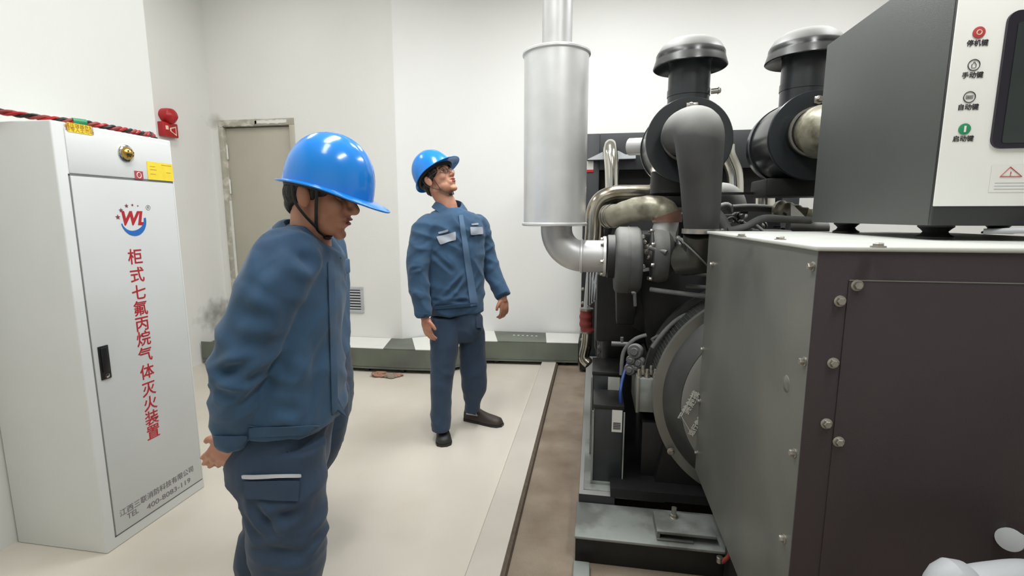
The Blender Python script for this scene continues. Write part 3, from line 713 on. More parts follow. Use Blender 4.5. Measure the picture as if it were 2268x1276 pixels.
# turbocharger (near left)
zt2 = zt; YT = YS
xt = lambda px: ony(px, 568, YT).x
tb = G(); tb.lathe((xt(1344), YT, zt2), XA, [(0, 0.098), (0.004, 0.104), (0.045, 0.104), (0.05, 0.09)], 40); obj('turbine_outlet', tb, M_dust, eng)
x0, x1 = xt(1361), xt(1420)
tb = G(); tb.lathe((x0, YT + 0.02, zt2 - 0.02), XA, [(0, 0.09), (0.0, 0.14), (0.008, 0.155), (0.02, 0.163), (x1 - x0 - 0.02, 0.163), (x1 - x0 - 0.008, 0.155), (x1 - x0, 0.14), (x1 - x0, 0.08)], 48); th_ = obj('turbine_housing', tb, M_iron, eng)
tb = G(); tb.lathe(((x0 + x1) / 2 - 0.003, YT + 0.02, zt2 - 0.02), XA, [(0, 0.160), (0.0, 0.1655), (0.006, 0.1655), (0.006, 0.160)], 48); obj('casting_seam', tb, M_iron, th_)
tb = G(); tb.prism([(x0 + 0.01, YT - 0.05, zt2 - 0.15), (x1 - 0.01, YT - 0.05, zt2 - 0.15), (x1 - 0.02, YT + 0.02, zt2 - 0.34), (x0 + 0.02, YT + 0.02, zt2 - 0.34)], (0, 0.14, 0), 0.01); obj('turbine_foot', tb, M_blk, eng)
tb = G(); tb.lathe((x1, YT + 0.01, zt2), XA, [(0, 0.07), (0.01, 0.055), (xt(1442) - x1, 0.05)], 28)
obj('bearing_housing', tb, M_iron, eng)
rnd = random.Random(9)
for i in range(7):
    q = ony(1424 + 3 * i % 17, 525 + i * 11, YT - 0.06 + 0.02 * (i % 3)); g = G(); g.bolt(q, V((rnd.uniform(-.3, .3), -1, rnd.uniform(-.2, .4))), 0.008, 0.012); obj('turbo_bolt', g, M_bolt, eng)
x2, x3 = xt(1443), xt(1490)
tb = G(); tb.lathe((x2, YT, zt2 + 0.01), XA, [(0, 0.06), (0.0, 0.118), (0.012, 0.128), (0.035, 0.132), (x3 - x2 - 0.03, 0.125), (x3 - x2 - 0.01, 0.10), (x3 - x2, 0.075)], 48); ch_ = obj('compressor_housing', tb, M_iron, eng)
for i in range(8):
    a = i * math.pi / 4 + 0.3
    g = G(); g.bolt((x2 - 0.002, YT + 0.122 * math.cos(a), zt2 + 0.01 + 0.122 * math.sin(a)), -XA, 0.008, 0.012); obj('housing_bolt', g, M_bolt, ch_)
g = G(); g.tube([(x2 - 0.02, YT - 0.09, zt2 + 0.05), (x2 + 0.05, YT - 0.13, zt2 + 0.03)], 0.012, 12); obj('actuator_rod', g, M_iron, ch_)
# compressor outlet, copper coloured clamp and wrapped hose
o0 = ony(1470, 540, YT - 0.02); o1 = ony(1476, 494, YT)
g = G(); g.tube(sm([o0, ony(1470, 515, YT), o1, ony(1476, 484, YT)], 6), [0.055] * 18 + [0.058], 28); obj('compressor_outlet', g, M_alud, eng)
g = G(); g.tube(sm([ony(1477, 492, YT), ony(1477, 484, YT), ony(1474, 474, YT)], 5), 0.067, 32); obj('copper_clamp', g, M_copper, eng)
hp = sm([ony(1475, 482, YT), ony(1468, 468, YT), ony(1444, 461, YT + 0.02), ony(1405, 465, YT + 0.06), ony(1370, 476, YT + 0.10), ony(1345, 480, YT + 0.16)], 7)
rr = [0.064 - 0.010 * (i / (len(hp) - 1)) + 0.0012 * math.sin(i * 1.3) for i in range(len(hp))]
g = G(); g.tube(hp, rr, 32); obj('wrapped_hose', g, M_wrap, eng)
for px in (1345, 1352, 1359):
    i = min(range(len(hp)), key=lambda k: abs(hp[k].x - ony(px, 478, YT + 0.13).x)); i = max(1, min(len(hp) - 2, i)); t = (hp[i + 1] - hp[i - 1]).normalized()
    g = G(); g.lathe(hp[i] - t * 0.004, t, [(0, rr[i] + 0.001), (0, rr[i] + 0.005), (0.008, rr[i] + 0.005), (0.008, rr[i] + 0.001)], 32); obj('hose_clamp', g, M_bolt, eng)
# polished coolant pipe
YC = 2.9
cp = sm([ony(1440, 432, YC), ony(1400, 432, YC), ony(1362, 433, YC), ony(1334, 444, YC), ony(1320, 470, YC), ony(1317, 520, YC), ony(1311, 580, YC)], 8)
g = G(); g.tube(cp, 0.056, 36); obj('coolant_pipe', g, M_steel, eng)
g = G(); g.tube([ony(1438, 432, YC), ony(1448, 432, YC)], 0.062, 32); obj('pipe_coupling', g, M_dust, eng)
g = G(); g.tube(sm([ony(1447, 430, YC), ony(1462, 427, YC), ony(1474, 424, YC + 0.05)], 5), 0.046, 28); obj('pipe_end', g, M_alud, eng)
g = G(); g.tube(sm([ony(1309, 575, 3.0), ony(1303, 640, 3.02), ony(1299, 690, 3.04)], 5), 0.020, 20); obj('down_pipe', g, M_alud, eng)
rp_ = sm([ony(1299, 684, 3.04), ony(1298, 700, 3.04), ony(1298, 718, 3.04), ony(1302, 736, 3.04)], 8)
g = G(); g.tube(rp_, [0.040 + 0.0022 * math.sin(i * 0.9) for i in range(len(rp_))], 24); obj('red_coolant_hose', g, M_redh, eng)
g = G(); g.tube(sm([ony(1301, 735, 3.04), ony(1299, 765, 3.03), ony(1294, 792, 3.02), ony(1305, 806, 3.0)], 6), 0.034, 24); obj('lower_pipe', g, M_steel, eng)
for py in (685, 735):
    g = G(); q = ony(1299, py, 3.04); g.lathe(q, UP, [(-0.006, 0.036), (-0.006, 0.043), (0.006, 0.043), (0.006, 0.036)], 24); obj('hose_clamp', g, M_bolt, eng)
# dark filler: engine upper parts seen behind the turbo
g = G(); g.box((0.14, 3.05, 1.05), (0.45, 3.6, 1.30), 0.03); obj('rocker_cover', g, M_blk, eng)
g = G(); g.box((0.44, 2.75, 1.22), (0.62, 3.2, 1.42), 0.03); obj('thermostat_housing', g, M_blk, eng)
# dusty pipework on top, right of the intake duct
YP = 2.5
def pt(*a): return ony(*a)
for pts, r, m in (
    ([(1585, 470, 2.45), (1600, 488, 2.4), (1615, 520, 2.35)], 0.022, M_hose),
    ([(1612, 512, 2.3), (1650, 503, 2.3), (1690, 484, 2.32), (1740, 486, 2.35), (1795, 488, 2.4)], 0.016, M_hose),
    ([(1622, 462, 2.7), (1665, 460, 2.7), (1716, 464, 2.7)], 0.020, M_iron),
    ([(1676, 500, 2.25), (1700, 520, 2.2)], 0.007, M_iron),
    ([(1745, 505, 2.5), (1830, 508, 2.5)], 0.035, M_rubber),
    ([(1588, 462, 2.9), (1610, 456, 2.9), (1622, 470, 2.9)], 0.020, M_iron),
):
    g = G(); g.tube(sm([pt(*q) for q in pts], 6), r, 18); obj('top_pipe', g, m, eng)
g = G(); q = pt(1588, 441, 3.2); g.tube(sm([q - XA * 0.05, pt(1600, 432, 3.2), pt(1620, 444, 3.2), pt(1626, 470, 3.2)], 5), 0.075, 28); obj('crossover_elbow', g, M_rubber, eng)
g = G(); g.cyl(pt(1694, 418, 3.3), pt(1693, 462, 3.3), 0.058, seg=28); obj('aftercooler_pipe', g, M_chrome, eng)
g = G(); a, b = pt(1586, 429, 2.6), pt(1758, 429, 2.6); g.box((a.x, 2.59, a.z - 0.006), (b.x, 2.62, a.z + 0.006)); obj('support_bar', g, M_dust, eng)
g = G(); q = pt(1755, 429, 2.585); g.bolt(q, -YA, 0.009, 0.01); obj('bar_bolt', g, M_bolt, eng)
g = G(); a = pt(1745, 470, 2.7); g.tube(sm([pt(1722, 462, 2.7), pt(1745, 468, 2.65), pt(1775, 478, 2.6), pt(1800, 484, 2.6)], 5), [0.04 + 0.003 * (i % 3) for i in range(16)], 26); obj('intake_elbow', g, M_wrap, eng)
g = G(); g.prism([pt(1752, 449, 2.45), pt(1785, 482, 2.45), pt(1752, 479, 2.45)], (0, 0.004, 0)); obj('heat_shield', g, M_white, eng)
g = G(); a, b = pt(1697, 510, 2.2), pt(1757, 522, 2.2); g.box((a.x, 2.2, b.z), (b.x, 2.4, a.z), 0.02, 3); obj('valve_cover', g, M_iron, eng)
rnd = random.Random(5)
for i in range(26):
    px = rnd.uniform(1590, 1745); py = rnd.uniform(468, 512); y = 2.62 + 0.25 * rnd.random()
    c = pt(px, py, y); r = rnd.uniform(0.008, 0.02); g = G()
    if i % 3 == 0: g.lathe(c, V((rnd.uniform(-1, 1), rnd.uniform(-1, 1), 0.4)), [(-0.02, r), (0.0, r), (0.0, r * 1.4), (0.012, r * 1.4), (0.012, r * 0.8), (0.02, r * 0.8)], 14)
    elif i % 3 == 1: g.box(c - V((r * 2, r, r * 0.7)), c + V((r * 2, r, r * 0.7)), 0.003)
    else: g.tube(sm([c, c + V((0.03, 0, 0.015)), c + V((0.06, 0.01, -0.01)), c + V((0.08, 0.03, 0.0))], 4), r * 0.5, 10)
    obj('engine_fitting', g, rnd.choice([M_iron, M_dust, M_hose, M_dust]), eng)

# ------------------------------------------------------------------ air cleaners
def cleaner(cx, cz, y0, y1, R, label, elbow, chimx, capc, capr, chimr):
    t = thing('air_cleaner', label, 'air cleaner', (cx, (y0 + y1) / 2, cz - R), 'black air cleaners on top of the engine')
    g = G(); g.lathe((cx, y0 + 0.012, cz), YA, [(0, R * 0.99), (0.02, R), (y1 - y0 - 0.05, R), (y1 - y0 - 0.02, R * 0.96), (y1 - y0 - 0.012, R * 0.6)], 64, True); obj('canister', g, M_enamc, t)
    g = G(); g.lathe((cx, y0, cz), YA, [(0.006, R * 0.42), (0, R * 0.5), (0.0, R * 1.02), (0.004, R * 1.035), (0.018, R * 1.035), (0.022, R)], 64); obj('end_plate', g, M_enam, t)
    g = G(); g.lathe((cx, y1 - 0.11, cz), YA, [(0, R), (0, R * 1.03), (0.02, R * 1.03), (0.02, R)], 64, False); obj('band_clamp', g, M_enam, t)
    # outlet spigot and clamp
    orr = elbow[0]
    g = G(); g.cyl((cx - 0.02, y0 + 0.01, cz + 0.008), (cx - 0.02, y0 - 0.05, cz + 0.008), orr * 1.08, seg=36); obj('outlet_spigot', g, M_black, t)
    g = G(); g.lathe((cx - 0.02, y0 - 0.055, cz + 0.008), YA, [(0, orr * 1.03), (0, orr * 1.12), (0.014, orr * 1.12), (0.014, orr * 1.03)], 36, False); obj('hose_clamp', g, M_bolt, t)
    g = G(); g.cyl((chimx, (y0 + y1) / 2, cz + R * 0.8), (chimx, (y0 + y1) / 2, capc + 0.02), chimr, seg=48); g.lathe((chimx, (y0 + y1) / 2, cz + R * 1.25), UP, [(0, chimr), (0, chimr * 1.03), (0.03, chimr * 1.03), (0.03, chimr)], 48, False); chm = obj('intake_neck', g, M_enam, t)
    g = G(); g.cyl((chimx + chimr, (y0 + y1) / 2 - 0.04, cz + R * 1.32), (chimx + chimr + 0.03, (y0 + y1) / 2 - 0.05, cz + R * 1.32), 0.012, seg=12); g.bolt((chimx + chimr + 0.028, (y0 + y1) / 2 - 0.05, cz + R * 1.32), XA, 0.012, 0.012); obj('clamp_screw', g, M_bolt, chm)
    R2 = capr
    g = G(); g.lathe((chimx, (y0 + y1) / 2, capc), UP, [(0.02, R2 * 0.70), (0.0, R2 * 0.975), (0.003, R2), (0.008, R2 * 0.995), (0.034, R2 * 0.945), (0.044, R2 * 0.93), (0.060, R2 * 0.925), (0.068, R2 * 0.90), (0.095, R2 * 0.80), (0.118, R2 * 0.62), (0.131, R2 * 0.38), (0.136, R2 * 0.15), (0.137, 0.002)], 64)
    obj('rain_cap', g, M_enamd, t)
    return t
YL0, YL1 = 2.34, 2.72
cA = ony(1526, 311, YL0)
RA = (ony(1624, 311, YL0).x - ony(1430, 311, YL0).x) / 2 / 1.03
ym = (YL0 + YL1) / 2
capz = ony(1525, 152, ym).z
a1 = cleaner(cA.x, cA.z, YL0, YL1, RA, 'left black canister air cleaner with a domed cap and a dusty rubber elbow', (0.092,), ony(1525, 200, ym).x, capz, (ony(1608, 130, ym).x - ony(1444, 130, ym).x) / 2, (ony(1570, 180, ym).x - ony(1478, 180, ym).x) / 2)
cB = ony(1806, 300, YL0 - 0.0)
a2 = cleaner(cB.x, cB.z, YL0, YL1, RA, 'right black canister air cleaner, half hidden behind the control box', (0.092,), ony(1778, 200, ym).x, capz + 0.005, (ony(1608, 130, ym).x - ony(1444, 130, ym).x) / 2, (ony(1570, 180, ym).x - ony(1478, 180, ym).x) / 2)
g = G(); g.bolt((cA.x + 0.0, YL0 - 0.004, cA.z + RA * 0.80), -YA, 0.013, 0.02); g.box((cA.x - 0.02, YL0 - 0.01, cA.z + RA * 0.72), (cA.x + 0.03, YL0, cA.z + RA * 0.88), 0.003); obj('clamp_catch', g, M_bolt, a1)
g = G(); g.bolt((cB.x + 0.0, YL0 - 0.004, cB.z + RA * 0.80), -YA, 0.013, 0.02); g.box((cB.x - 0.02, YL0 - 0.01, cB.z + RA * 0.72), (cB.x + 0.03, YL0, cB.z + RA * 0.88), 0.003); obj('clamp_catch', g, M_bolt, a2)
g = G(); g.cyl((cA.x - RA * 0.6, YL1 - 0.02, cA.z + RA * 0.15), (cA.x - RA * 1.25, YL1 + 0.06, cA.z + RA * 0.2), 0.045, seg=24); obj('dust_ejector', g, M_alud, a1)
g = G(); g.lathe((cA.x - 0.02, YL0 + 0.18, cA.z - RA * 1.35), UP, [(0, 0.10), (0.02, 0.12), (0.12, 0.12)], 28); g.box((cA.x - 0.16, YL0 + 0.06, cA.z - RA * 1.6), (cA.x + 0.14, YL0 + 0.3, cA.z - RA * 1.32), 0.01); obj('mounting_bracket', g, M_blk, a1)
g = G(); g.box((cB.x - 0.16, YL0 + 0.06, cB.z - RA * 1.4), (cB.x + 0.14, YL0 + 0.3, cB.z - RA * 0.95), 0.01); obj('mounting_bracket', g, M_blk, a2)
# rubber elbow with vertical duct on the left cleaner
e0 = V((cA.x - 0.035, YL0 - 0.02, cA.z + 0.012))
dpath = sm([e0, e0 + V((0.0, -0.09, 0.008)), ony(1545, 292, 2.10) + V((0, 0, -0.0)), ony(1550, 345, 2.09), ony(1552, 400, 2.12), ony(1553, 470, 2.16), ony(1553, 506, 2.18)], 8)
n_ = len(dpath); dr_ = [0.090 + 0.004 * math.exp(-((i / n_ - 0.33) / 0.18) ** 2) - 0.022 * max(0, i / n_ - 0.38) / 0.62 for i in range(n_)]
g = G(); g.tube(dpath, dr_, 44); obj('rubber_elbow', g, M_rubber, a1)
dz = ony(1553, 510, 2.18)
g = G(); g.lathe(dz, -UP, [(-0.006, 0.070), (-0.006, 0.078), (0.014, 0.078), (0.014, 0.070)], 40, False); g.box(dz + V((0.065, -0.015, -0.012)), dz + V((0.09, 0.015, 0.006)), 0.003); obj('duct_clamp', g, M_bolt, a1)
# mitred elbow into the compressor
mz = zt2 + 0.01
m1 = V((dz.x, 2.18, dz.z - 0.01))
mx_ = V((dz.x, 2.18 + 0.03, mz - 0.01))
m2 = V((x3 + 0.02, YT, mz))
g = G(); g.tube([m1, mx_ + V((0.01, 0, 0.05)), mx_ + V((0.0, 0.01, 0.01)), mx_ + V((-0.04, 0.04, 0.0)), m2 + V((0.02, 0, 0))], [0.071, 0.073, 0.075, 0.070, 0.060], 40); obj('mitred_elbow', g, M_rubberd, a1)
c_ = mx_ + V((-0.008, -0.0, 0.02)); nrm = V((1, 0, 1)).normalized() ; e1 = V((1, 0, -1)).normalized()
g = G(); g.tube([c_ + e1 * 0.105 * math.cos(a) + V((0, 1, 0)) * 0.080 * math.sin(a) + V((0.0, 0.0, 0)) for a in [2 * math.pi * i / 36 for i in range(36)]], 0.0035, 8, close=True); obj('elbow_seam', g, M_hose, a1)
g = G(); qx = xt(1503); g.lathe((qx - 0.008, YT - 0.01, mz), XA, [(-0.004, 0.06), (-0.004, 0.083), (0.018, 0.083), (0.018, 0.06)], 40); g.sph((qx - 0.01, YT - 0.02, mz + 0.082), 0.012); obj('compressor_clamp', g, M_alu, a1)
# right cleaner outlet pipe running behind the control box
g = G(); g.tube(sm([V((cB.x, YL0 - 0.02, cB.z + 0.01)), V((cB.x + 0.03, YL0 - 0.14, cB.z + 0.0)), V((cB.x + 0.14, YL0 - 0.2, cB.z + 0.01)), V((cB.x + 0.3, YL0 - 0.2, cB.z))], 6), [0.105 - 0.0005 * i + 0.004 * (i % 2) for i in range(19)], 36); obj('rubber_elbow', g, M_wrap, a2)

# ------------------------------------------------------------------ alternator with flywheel housing
alt = thing('alternator', 'round grey alternator with a guard band, behind the big dark cover', 'alternator', (ECX, 2.3, 0.15))
AZ = 0.615
g = G(); g.lathe((ECX, 2.14, AZ), YA, [(0.0, 0.44), (0.0, 0.475), (0.035, 0.475), (0.035, 0.44)], 96); obj('front_ring', g, M_ringl, alt)
g = G(); g.lathe((ECX, 2.175, AZ), YA, [(0.0, 0.44), (0.0, 0.468), (0.17, 0.468), (0.17, 0.44)], 96); obj('guard_band', g, M_mesh, alt)
g = G(); g.lathe((ECX, 2.345, AZ), YA, [(0.0, 0.44), (0.0, 0.495), (0.04, 0.495), (0.20, 0.44)], 96); obj('flywheel_housing', g, M_ring, alt)
g = G(); g.lathe((ECX, 2.062, AZ), YA, [(0, 0.372), (0.012, 0.385), (0.085, 0.44), (0.10, 0.445)], 96); obj('end_bracket', g, M_ring, alt)
g = G(); g.lathe((ECX, 1.5, AZ), YA, [(0.0, 0.20), (0.02, 0.25), (0.56, 0.27)], 64); body = obj('stator_body', g, M_disc, alt)
g = G(); g.lathe((ECX, 2.05, AZ), YA, [(0.0, 0.30), (0.004, 0.355), (0.010, 0.368), (0.02, 0.372)], 96); obj('rim_face', g, M_disc, alt)
for i in range(72):
    a = math.radians(100 + i * 160 / 72)
    c = V((ECX + 0.469 * math.cos(a), 2.26, AZ + 0.469 * math.sin(a))); u = V((math.cos(a), 0, math.sin(a))); 
    g = G(); g.tube([c + YA * -0.07, c + YA * 0.07], 0.0028, 5); obj('guard_bar', g, M_ring, alt)
# nameplate lettering on the alternator body, slanted
for s, px, py, rr_ in (('严禁触摸', 1527, 900, 0.036), ('运行危险', 1543, 942, 0.026)):
    me = text_mesh(s, rr_, align='CENTER', bold=0.0008)
    c = ony(px, py, 2.047); n = -YA; x_ = V((0.42, 0, 0.9)).normalized(); y_ = n.cross(x_)
    T = Matrix((x_, y_, n)).transposed().to_4x4(); T.translation = c; me.transform(T)
    finish('body_lettering', me, M_tag, alt, None)
g = G(); g.tube([ony(1536, 870, 2.047), ony(1509, 922, 2.047), ony(1530, 958, 2.047)], 0.0015, 6); obj('plate_border', g, M_tag, alt)
g = G(); g.bolt(ony(1486, 1000, 2.12), -YA, 0.012, 0.012); obj('housing_bolt', g, M_bolt, alt)
# mounting blocks either side of the alternator
g = G(); g.box((0.24, 2.2, 0.165), (0.5, 2.5, 0.46), 0.005); g.prism([(0.30, 2.15, 0.2), (0.62, 2.15, 0.2), (0.5, 2.15, 0.42), (0.36, 2.15, 0.52)], (0, 0.05, 0)); obj('mounting_foot', g, M_blk, alt)
a, b = ony(1413, 838, 2.2), ony(1462, 916, 2.2)
g = G(); g.box((a.x, 2.2, b.z), (b.x + 0.05, 2.45, a.z), 0.006); jb = obj('terminal_block', g, M_base, alt)
g = G(); g.box((a.x - 0.006, 2.19, b.z), (a.x + 0.008, 2.46, a.z + 0.006), 0.002); obj('block_edge', g, M_ringl, jb)
for k in range(5):
    q = ony(1415 + k * 9, 832 - 8 * (k % 2), 2.22 + 0.02 * (k % 2)); g = G(); g.lathe(q, UP, [(-0.01, 0.014), (0.01, 0.014), (0.01, 0.008), (0.03, 0.008), (0.032, 0.005)], 14); obj('terminal_post', g, M_bolt, jb)
for (px, py, r) in ((1407, 778, 0.036), (1396, 818, 0.028), (1415, 803, 0.026), (1398, 797, 0.022), (1410, 815, 0.015)):
    q = ony(px, py, 2.28); g = G(); g.lathe(q, V((-0.3, -1, 0.15)), [(-0.05, r * 0.8), (-0.01, r), (0.01, r), (0.02, r * 0.85), (0.02, r * 0.5), (0.03, r * 0.45)], 24); obj('rubber_plug', g, M_iron, alt)
g = G(); a = ony(1447, 756, 2.35); b = ony(1496, 728, 2.35)
d = (b - a).normalized(); u = d.cross(YA); 
for k in (0, 1):
    g.tube([a + u * -0.012 * (1 - 2 * k), b + u * -0.012 * (1 - 2 * k)], 0.007, 8)
g.tube([a + u * .016, a - u * .016], 0.007, 8); g.tube([b + u * .016, b - u * .016], 0.007, 8); obj('lifting_link', g, M_hose, alt)

# ------------------------------------------------------------------ battery boxes by the base
for nm, lab, (pa, pb), y, dy in (('starter_battery', 'black battery with barcode label beside the generator base', ((1316, 895), (1376, 1066)), 2.16, 0.20),
                                ('starter_battery', 'black battery behind the labelled one, further along the base', ((1313, 822), (1372, 893)), 2.45, 0.25)):
    a, b = ony(pa[0], pa[1], y), ony(pb[0], pb[1], y)
    zb = 0.166
    t = thing(nm, lab, 'battery', ((a.x + b.x) / 2, y + dy / 2, zb))
    g = G(); g.box((a.x, y, zb), (b.x, y + dy, a.z - 0.02), 0.006); obj('battery_case', g, M_enam, t)
    g = G(); g.box((a.x - 0.003, y - 0.003, a.z - 0.022), (b.x + 0.003, y + dy + 0.003, a.z), 0.004); obj('battery_lid', g, M_black, t)
    g = G(); g.box((a.x - 0.008, y - 0.010, zb), (a.x, y, a.z - 0.03)); g.box((b.x, y - 0.010, zb), (b.x + 0.006, y, a.z - 0.03)); g.box((a.x - 0.008, y - 0.012, zb), (b.x + 0.006, y, zb + 0.010)); obj('holder_frame', g, M_base, t)
    if y < 2.3:
        c0, c1 = ony(1356, 908, y - 0.002), ony(1377, 958, y - 0.002)
        g = G(); g.box((c0.x, y - 0.0025, c1.z), (c1.x, y - 0.0005, c0.z)); lb = obj('barcode_label', g, M_tag, t)
        for k in range(9):
            g = G(); g.box((c0.x + 0.006, y - 0.003, c1.z + 0.012 + k * 0.004), (c1.x - 0.006, y - 0.0022, c1.z + 0.014 + k * 0.004 + 0.001 * (k % 2))); obj('barcode_bar', g, M_dgrey, lb)
    else:
        c0, c1 = ony(1347, 835, y - 0.002), ony(1372, 868, y - 0.002)
        g = G(); g.box((c0.x, y - 0.0025, c1.z), (c1.x, y - 0.0005, c0.z)); obj('paper_label', g, M_tag, t)

# ------------------------------------------------------------------ big sheet-metal cover of the alternator
KX0, KX1, KY0, KY1, KZ0, KZ1 = 0.45, 1.25, 1.075, 2.05, 0.33, 1.341
cv = thing('alternator_cover', 'large dark steel cover box with silver bolts in the right foreground', 'machine cover', ((KX0 + KX1) / 2, (KY0 + KY1) / 2, KZ0))
g = G(); g.box((KX0, KY0 + 0.004, KZ0), (KX0 + 0.006, KY1, KZ1 - 0.012)); obj('side_panel', g, M_can, cv)
g = G(); g.box((KX1 - 0.006, KY0 + 0.004, KZ0), (KX1, KY1, KZ1 - 0.012)); obj('side_panel', g, M_can, cv)
g = G(); g.box((KX0 - 0.002, KY0 - 0.003, 0.05), (KX1 + 0.002, KY0 + 0.003, KZ1 - 0.010), 0.002); fp = obj('front_panel', g, M_canf, cv)
g = G(); g.box((KX0 - 0.008, KY0 - 0.008, KZ1 - 0.011), (KX1 + 0.008, KY1 + 0.004, KZ1), 0.004, 3); tp = obj('top_panel', g, M_cantop, cv)
q = ony(1880, 620, KY0 - 0.004)
g = G(); g.box((q.x, KY0 - 0.006, 0.12), (KX1 - 0.05, KY0 - 0.0025, q.z), 0.001); obj('access_plate', g, M_canf, cv)
g = G(); g.box((q.x, KY0 - 0.0068, q.z - 0.0015), (KX1 - 0.05, KY0 - 0.0055, q.z + 0.0005)); obj('plate_edge', g, M_ringl, cv)
for px, py in ((1801, 590), (1782, 801), (1760, 1004), (1737, 1194), (1579, 585), (1556, 771), (1547, 881), (1538, 988)):
    p = onx(px, py, KX0); g = G(); g.bolt((KX0, max(KY0 + 0.02, min(KY1 - 0.02, p.y)), p.z), -XA, 0.0075, 0.011); obj('side_bolt', g, M_bolt, cv)
for px, py in ((1898, 632), (1860, 667), (1845, 804), (1830, 938), (1857, 978)):
    p = ony(px, py, KY0 - 0.005); g = G(); g.bolt((p.x, KY0 - 0.005, p.z), -YA, 0.0085, 0.010); obj('front_bolt', g, M_bolt, cv)
for px, py in ((1642, 524), (1728, 531), (1945, 547)):
    p = onz(px, py, KZ1); g = G(); g.bolt((p.x, p.y, KZ1), UP, 0.010, 0.008); obj('top_bolt', g, M_bolt, cv)
g = G()   # small dent and plug on the side
p = onx(1742, 850, KX0); g.lathe((KX0, p.y, p.z), -XA, [(0, 0.02), (0.002, 0.018), (0.004, 0.008), (0.005, 0.001)], 24); obj('rubber_grommet', g, M_can, cv)
# grey flexible conduit at the bottom right corner and a lug
cn = thing('conduit', 'pale grey thick conduit curving out at the bottom right, before the dark cover', 'conduit', (0.75, 0.85, 0.0))
c0 = ony(2268, 1320, 0.9)
pp = [ony(2085, 1290, 0.86), ony(2150, 1264, 0.87), ony(2210, 1252, 0.88), ony(2300, 1248, 0.90), ony(2420, 1280, 0.94)]
g = G(); g.tube(sm([V((pp[0].x - 0.055, 0.86, 0.0)), V((pp[0].x - 0.05, 0.86, 0.3))] + [q - V((0, 0, 0.03)) for q in pp] + [V((pp[-1].x + 0.06, 0.98, 0.0))], 8), 0.03, 32); obj('conduit_tube', g, M_brkt, cn)
lug = ony(2240, 1205, KY0 - 0.03)
g = G(); g.lathe(lug + V((0.03, 0.03, -0.005)), V((-0.75, -0.6, 0.25)), [(-0.02, 0.016), (0.03, 0.016), (0.03, 0.022), (0.04, 0.022), (0.042, 0.012)], 24); obj('cable_gland', g, M_brkt, cv)

# ------------------------------------------------------------------ control box on rubber mounts
BX0, BX1, BY0, BY1, BZ0, BZ1 = 0.80, 1.42, 1.335, 2.0, 1.377, 2.0
cb_ = thing('control_box', 'dark grey generator control box with white button panel, on top of the cover', 'control box', ((BX0 + BX1) / 2, (BY0 + BY1) / 2, KZ1))
g = G(); g.box((BX0, BY0 + 0.012, BZ0), (BX1, BY1, BZ1), 0.004); obj('housing', g, M_ctrl, cb_)
g = G(); g.box((BX0 + 0.000, BY0 - 0.002, BZ0 + 0.0), (BX1 + 0.0, BY0 + 0.012, BZ1), 0.004); obj('front_bezel', g, M_ctrld, cb_)
w0 = ony(2066, 457, BY0 - 0.004); 
g = G(); g.box((w0.x, BY0 - 0.006, w0.z), (BX1 - 0.03, BY0 - 0.002, BZ1 - 0.02), 0.002); pn = obj('button_panel', g, M_panel, cb_)
PY_ = BY0 - 0.0065
s0 = ony(2190, 330, PY_)
def rrect(x0, z0, x1, z1, r, y, dy):
    p = []
    for cx, cz, a0 in ((x1 - r, z1 - r, 0), (x0 + r, z1 - r, 90), (x0 + r, z0 + r, 180), (x1 - r, z0 + r, 270)):
        for k in range(7):
            a = math.radians(a0 + 15 * k); p.append(V((cx + r * math.cos(a), y, cz + r * math.sin(a))))
    g = G(); g.prism(p, (0, dy, 0)); return g
stop = ony(2240, 25, PY_)
bz = obj('screen_bezel', rrect(s0.x, s0.z, s0.x + 0.27, stop.z + 0.0, 0.022, PY_ - 0.006, 0.007), M_bezel, cb_)
sg = ony(2213, 318, PY_)
obj('screen', rrect(sg.x, sg.z, s0.x + 0.25, stop.z - 0.025, 0.006, PY_ - 0.0075, 0.002), M_screen, bz)
for (px, py, m, s, lpy, kind) in ((2168, 72, M_redb, '停机键', 96, 'stop'), (2157, 144, M_dgrey, '手动键', 167, 'hand'), (2147, 215, M_dgrey, '自动键', 238, 'auto'), (2136, 286, M_green, '启动键', 308, 'start')):
    c = ony(px, py, PY_)
    if kind in ('stop', 'start'):
        g = G(); g.lathe(c, -YA, [(0, 0.0125), (0.0015, 0.0125), (0.002, 0.011)], 32); bt = obj('push_button', g, m, cb_)
        g = G()
        if kind == 'stop': g.tube([c + V((0.005 * math.cos(a), -0.002, 0.005 * math.sin(a))) for a in [2 * math.pi * i / 20 for i in range(20)]], 0.0010, 6, close=True)
        else: g.box(c + V((-0.002, -0.0028, -0.007)), c + V((0.002, -0.0018, 0.007)))
        obj('button_symbol', g, M_cream if kind == 'stop' else M_panel, bt)
    else:
        g = G(); g.tube([c + V((0.0118 * math.cos(a), -0.0006, 0.0118 * math.sin(a))) for a in [2 * math.pi * i / 32 for i in range(32)]], 0.0009, 6, close=True); bt = obj('push_button', g, m, cb_)
        g = G()
        if kind == 'hand':
            g.tube([c + V((x, -0.0006, z)) for x, z in ((-.004, -.006), (.004, -.006), (.0045, .001), (.002, .0035), (.001, .0065), (-.001, .0065), (-.002, .003), (-.0045, .001))], 0.0006, 5, close=True)
        else:
            g.tube([c + V((x, -0.0006, z)) for x, z in ((-.007, -.003), (.007, -.003), (.007, .003), (-.007, .003))], 0.0006, 5, close=True); g.tube([c + V((-.005, -0.0006, 0)), c + V((.005, -0.0006, 0))], 0.0006, 5)
        obj('button_symbol', g, m, bt)
    c = ony(px - 3, lpy, PY_)
    text('button_lettering', s, 0.0145, M_dgrey, cb_, (c.x, PY_ - 0.0004, c.z), XA, UP, bold=0.0001)
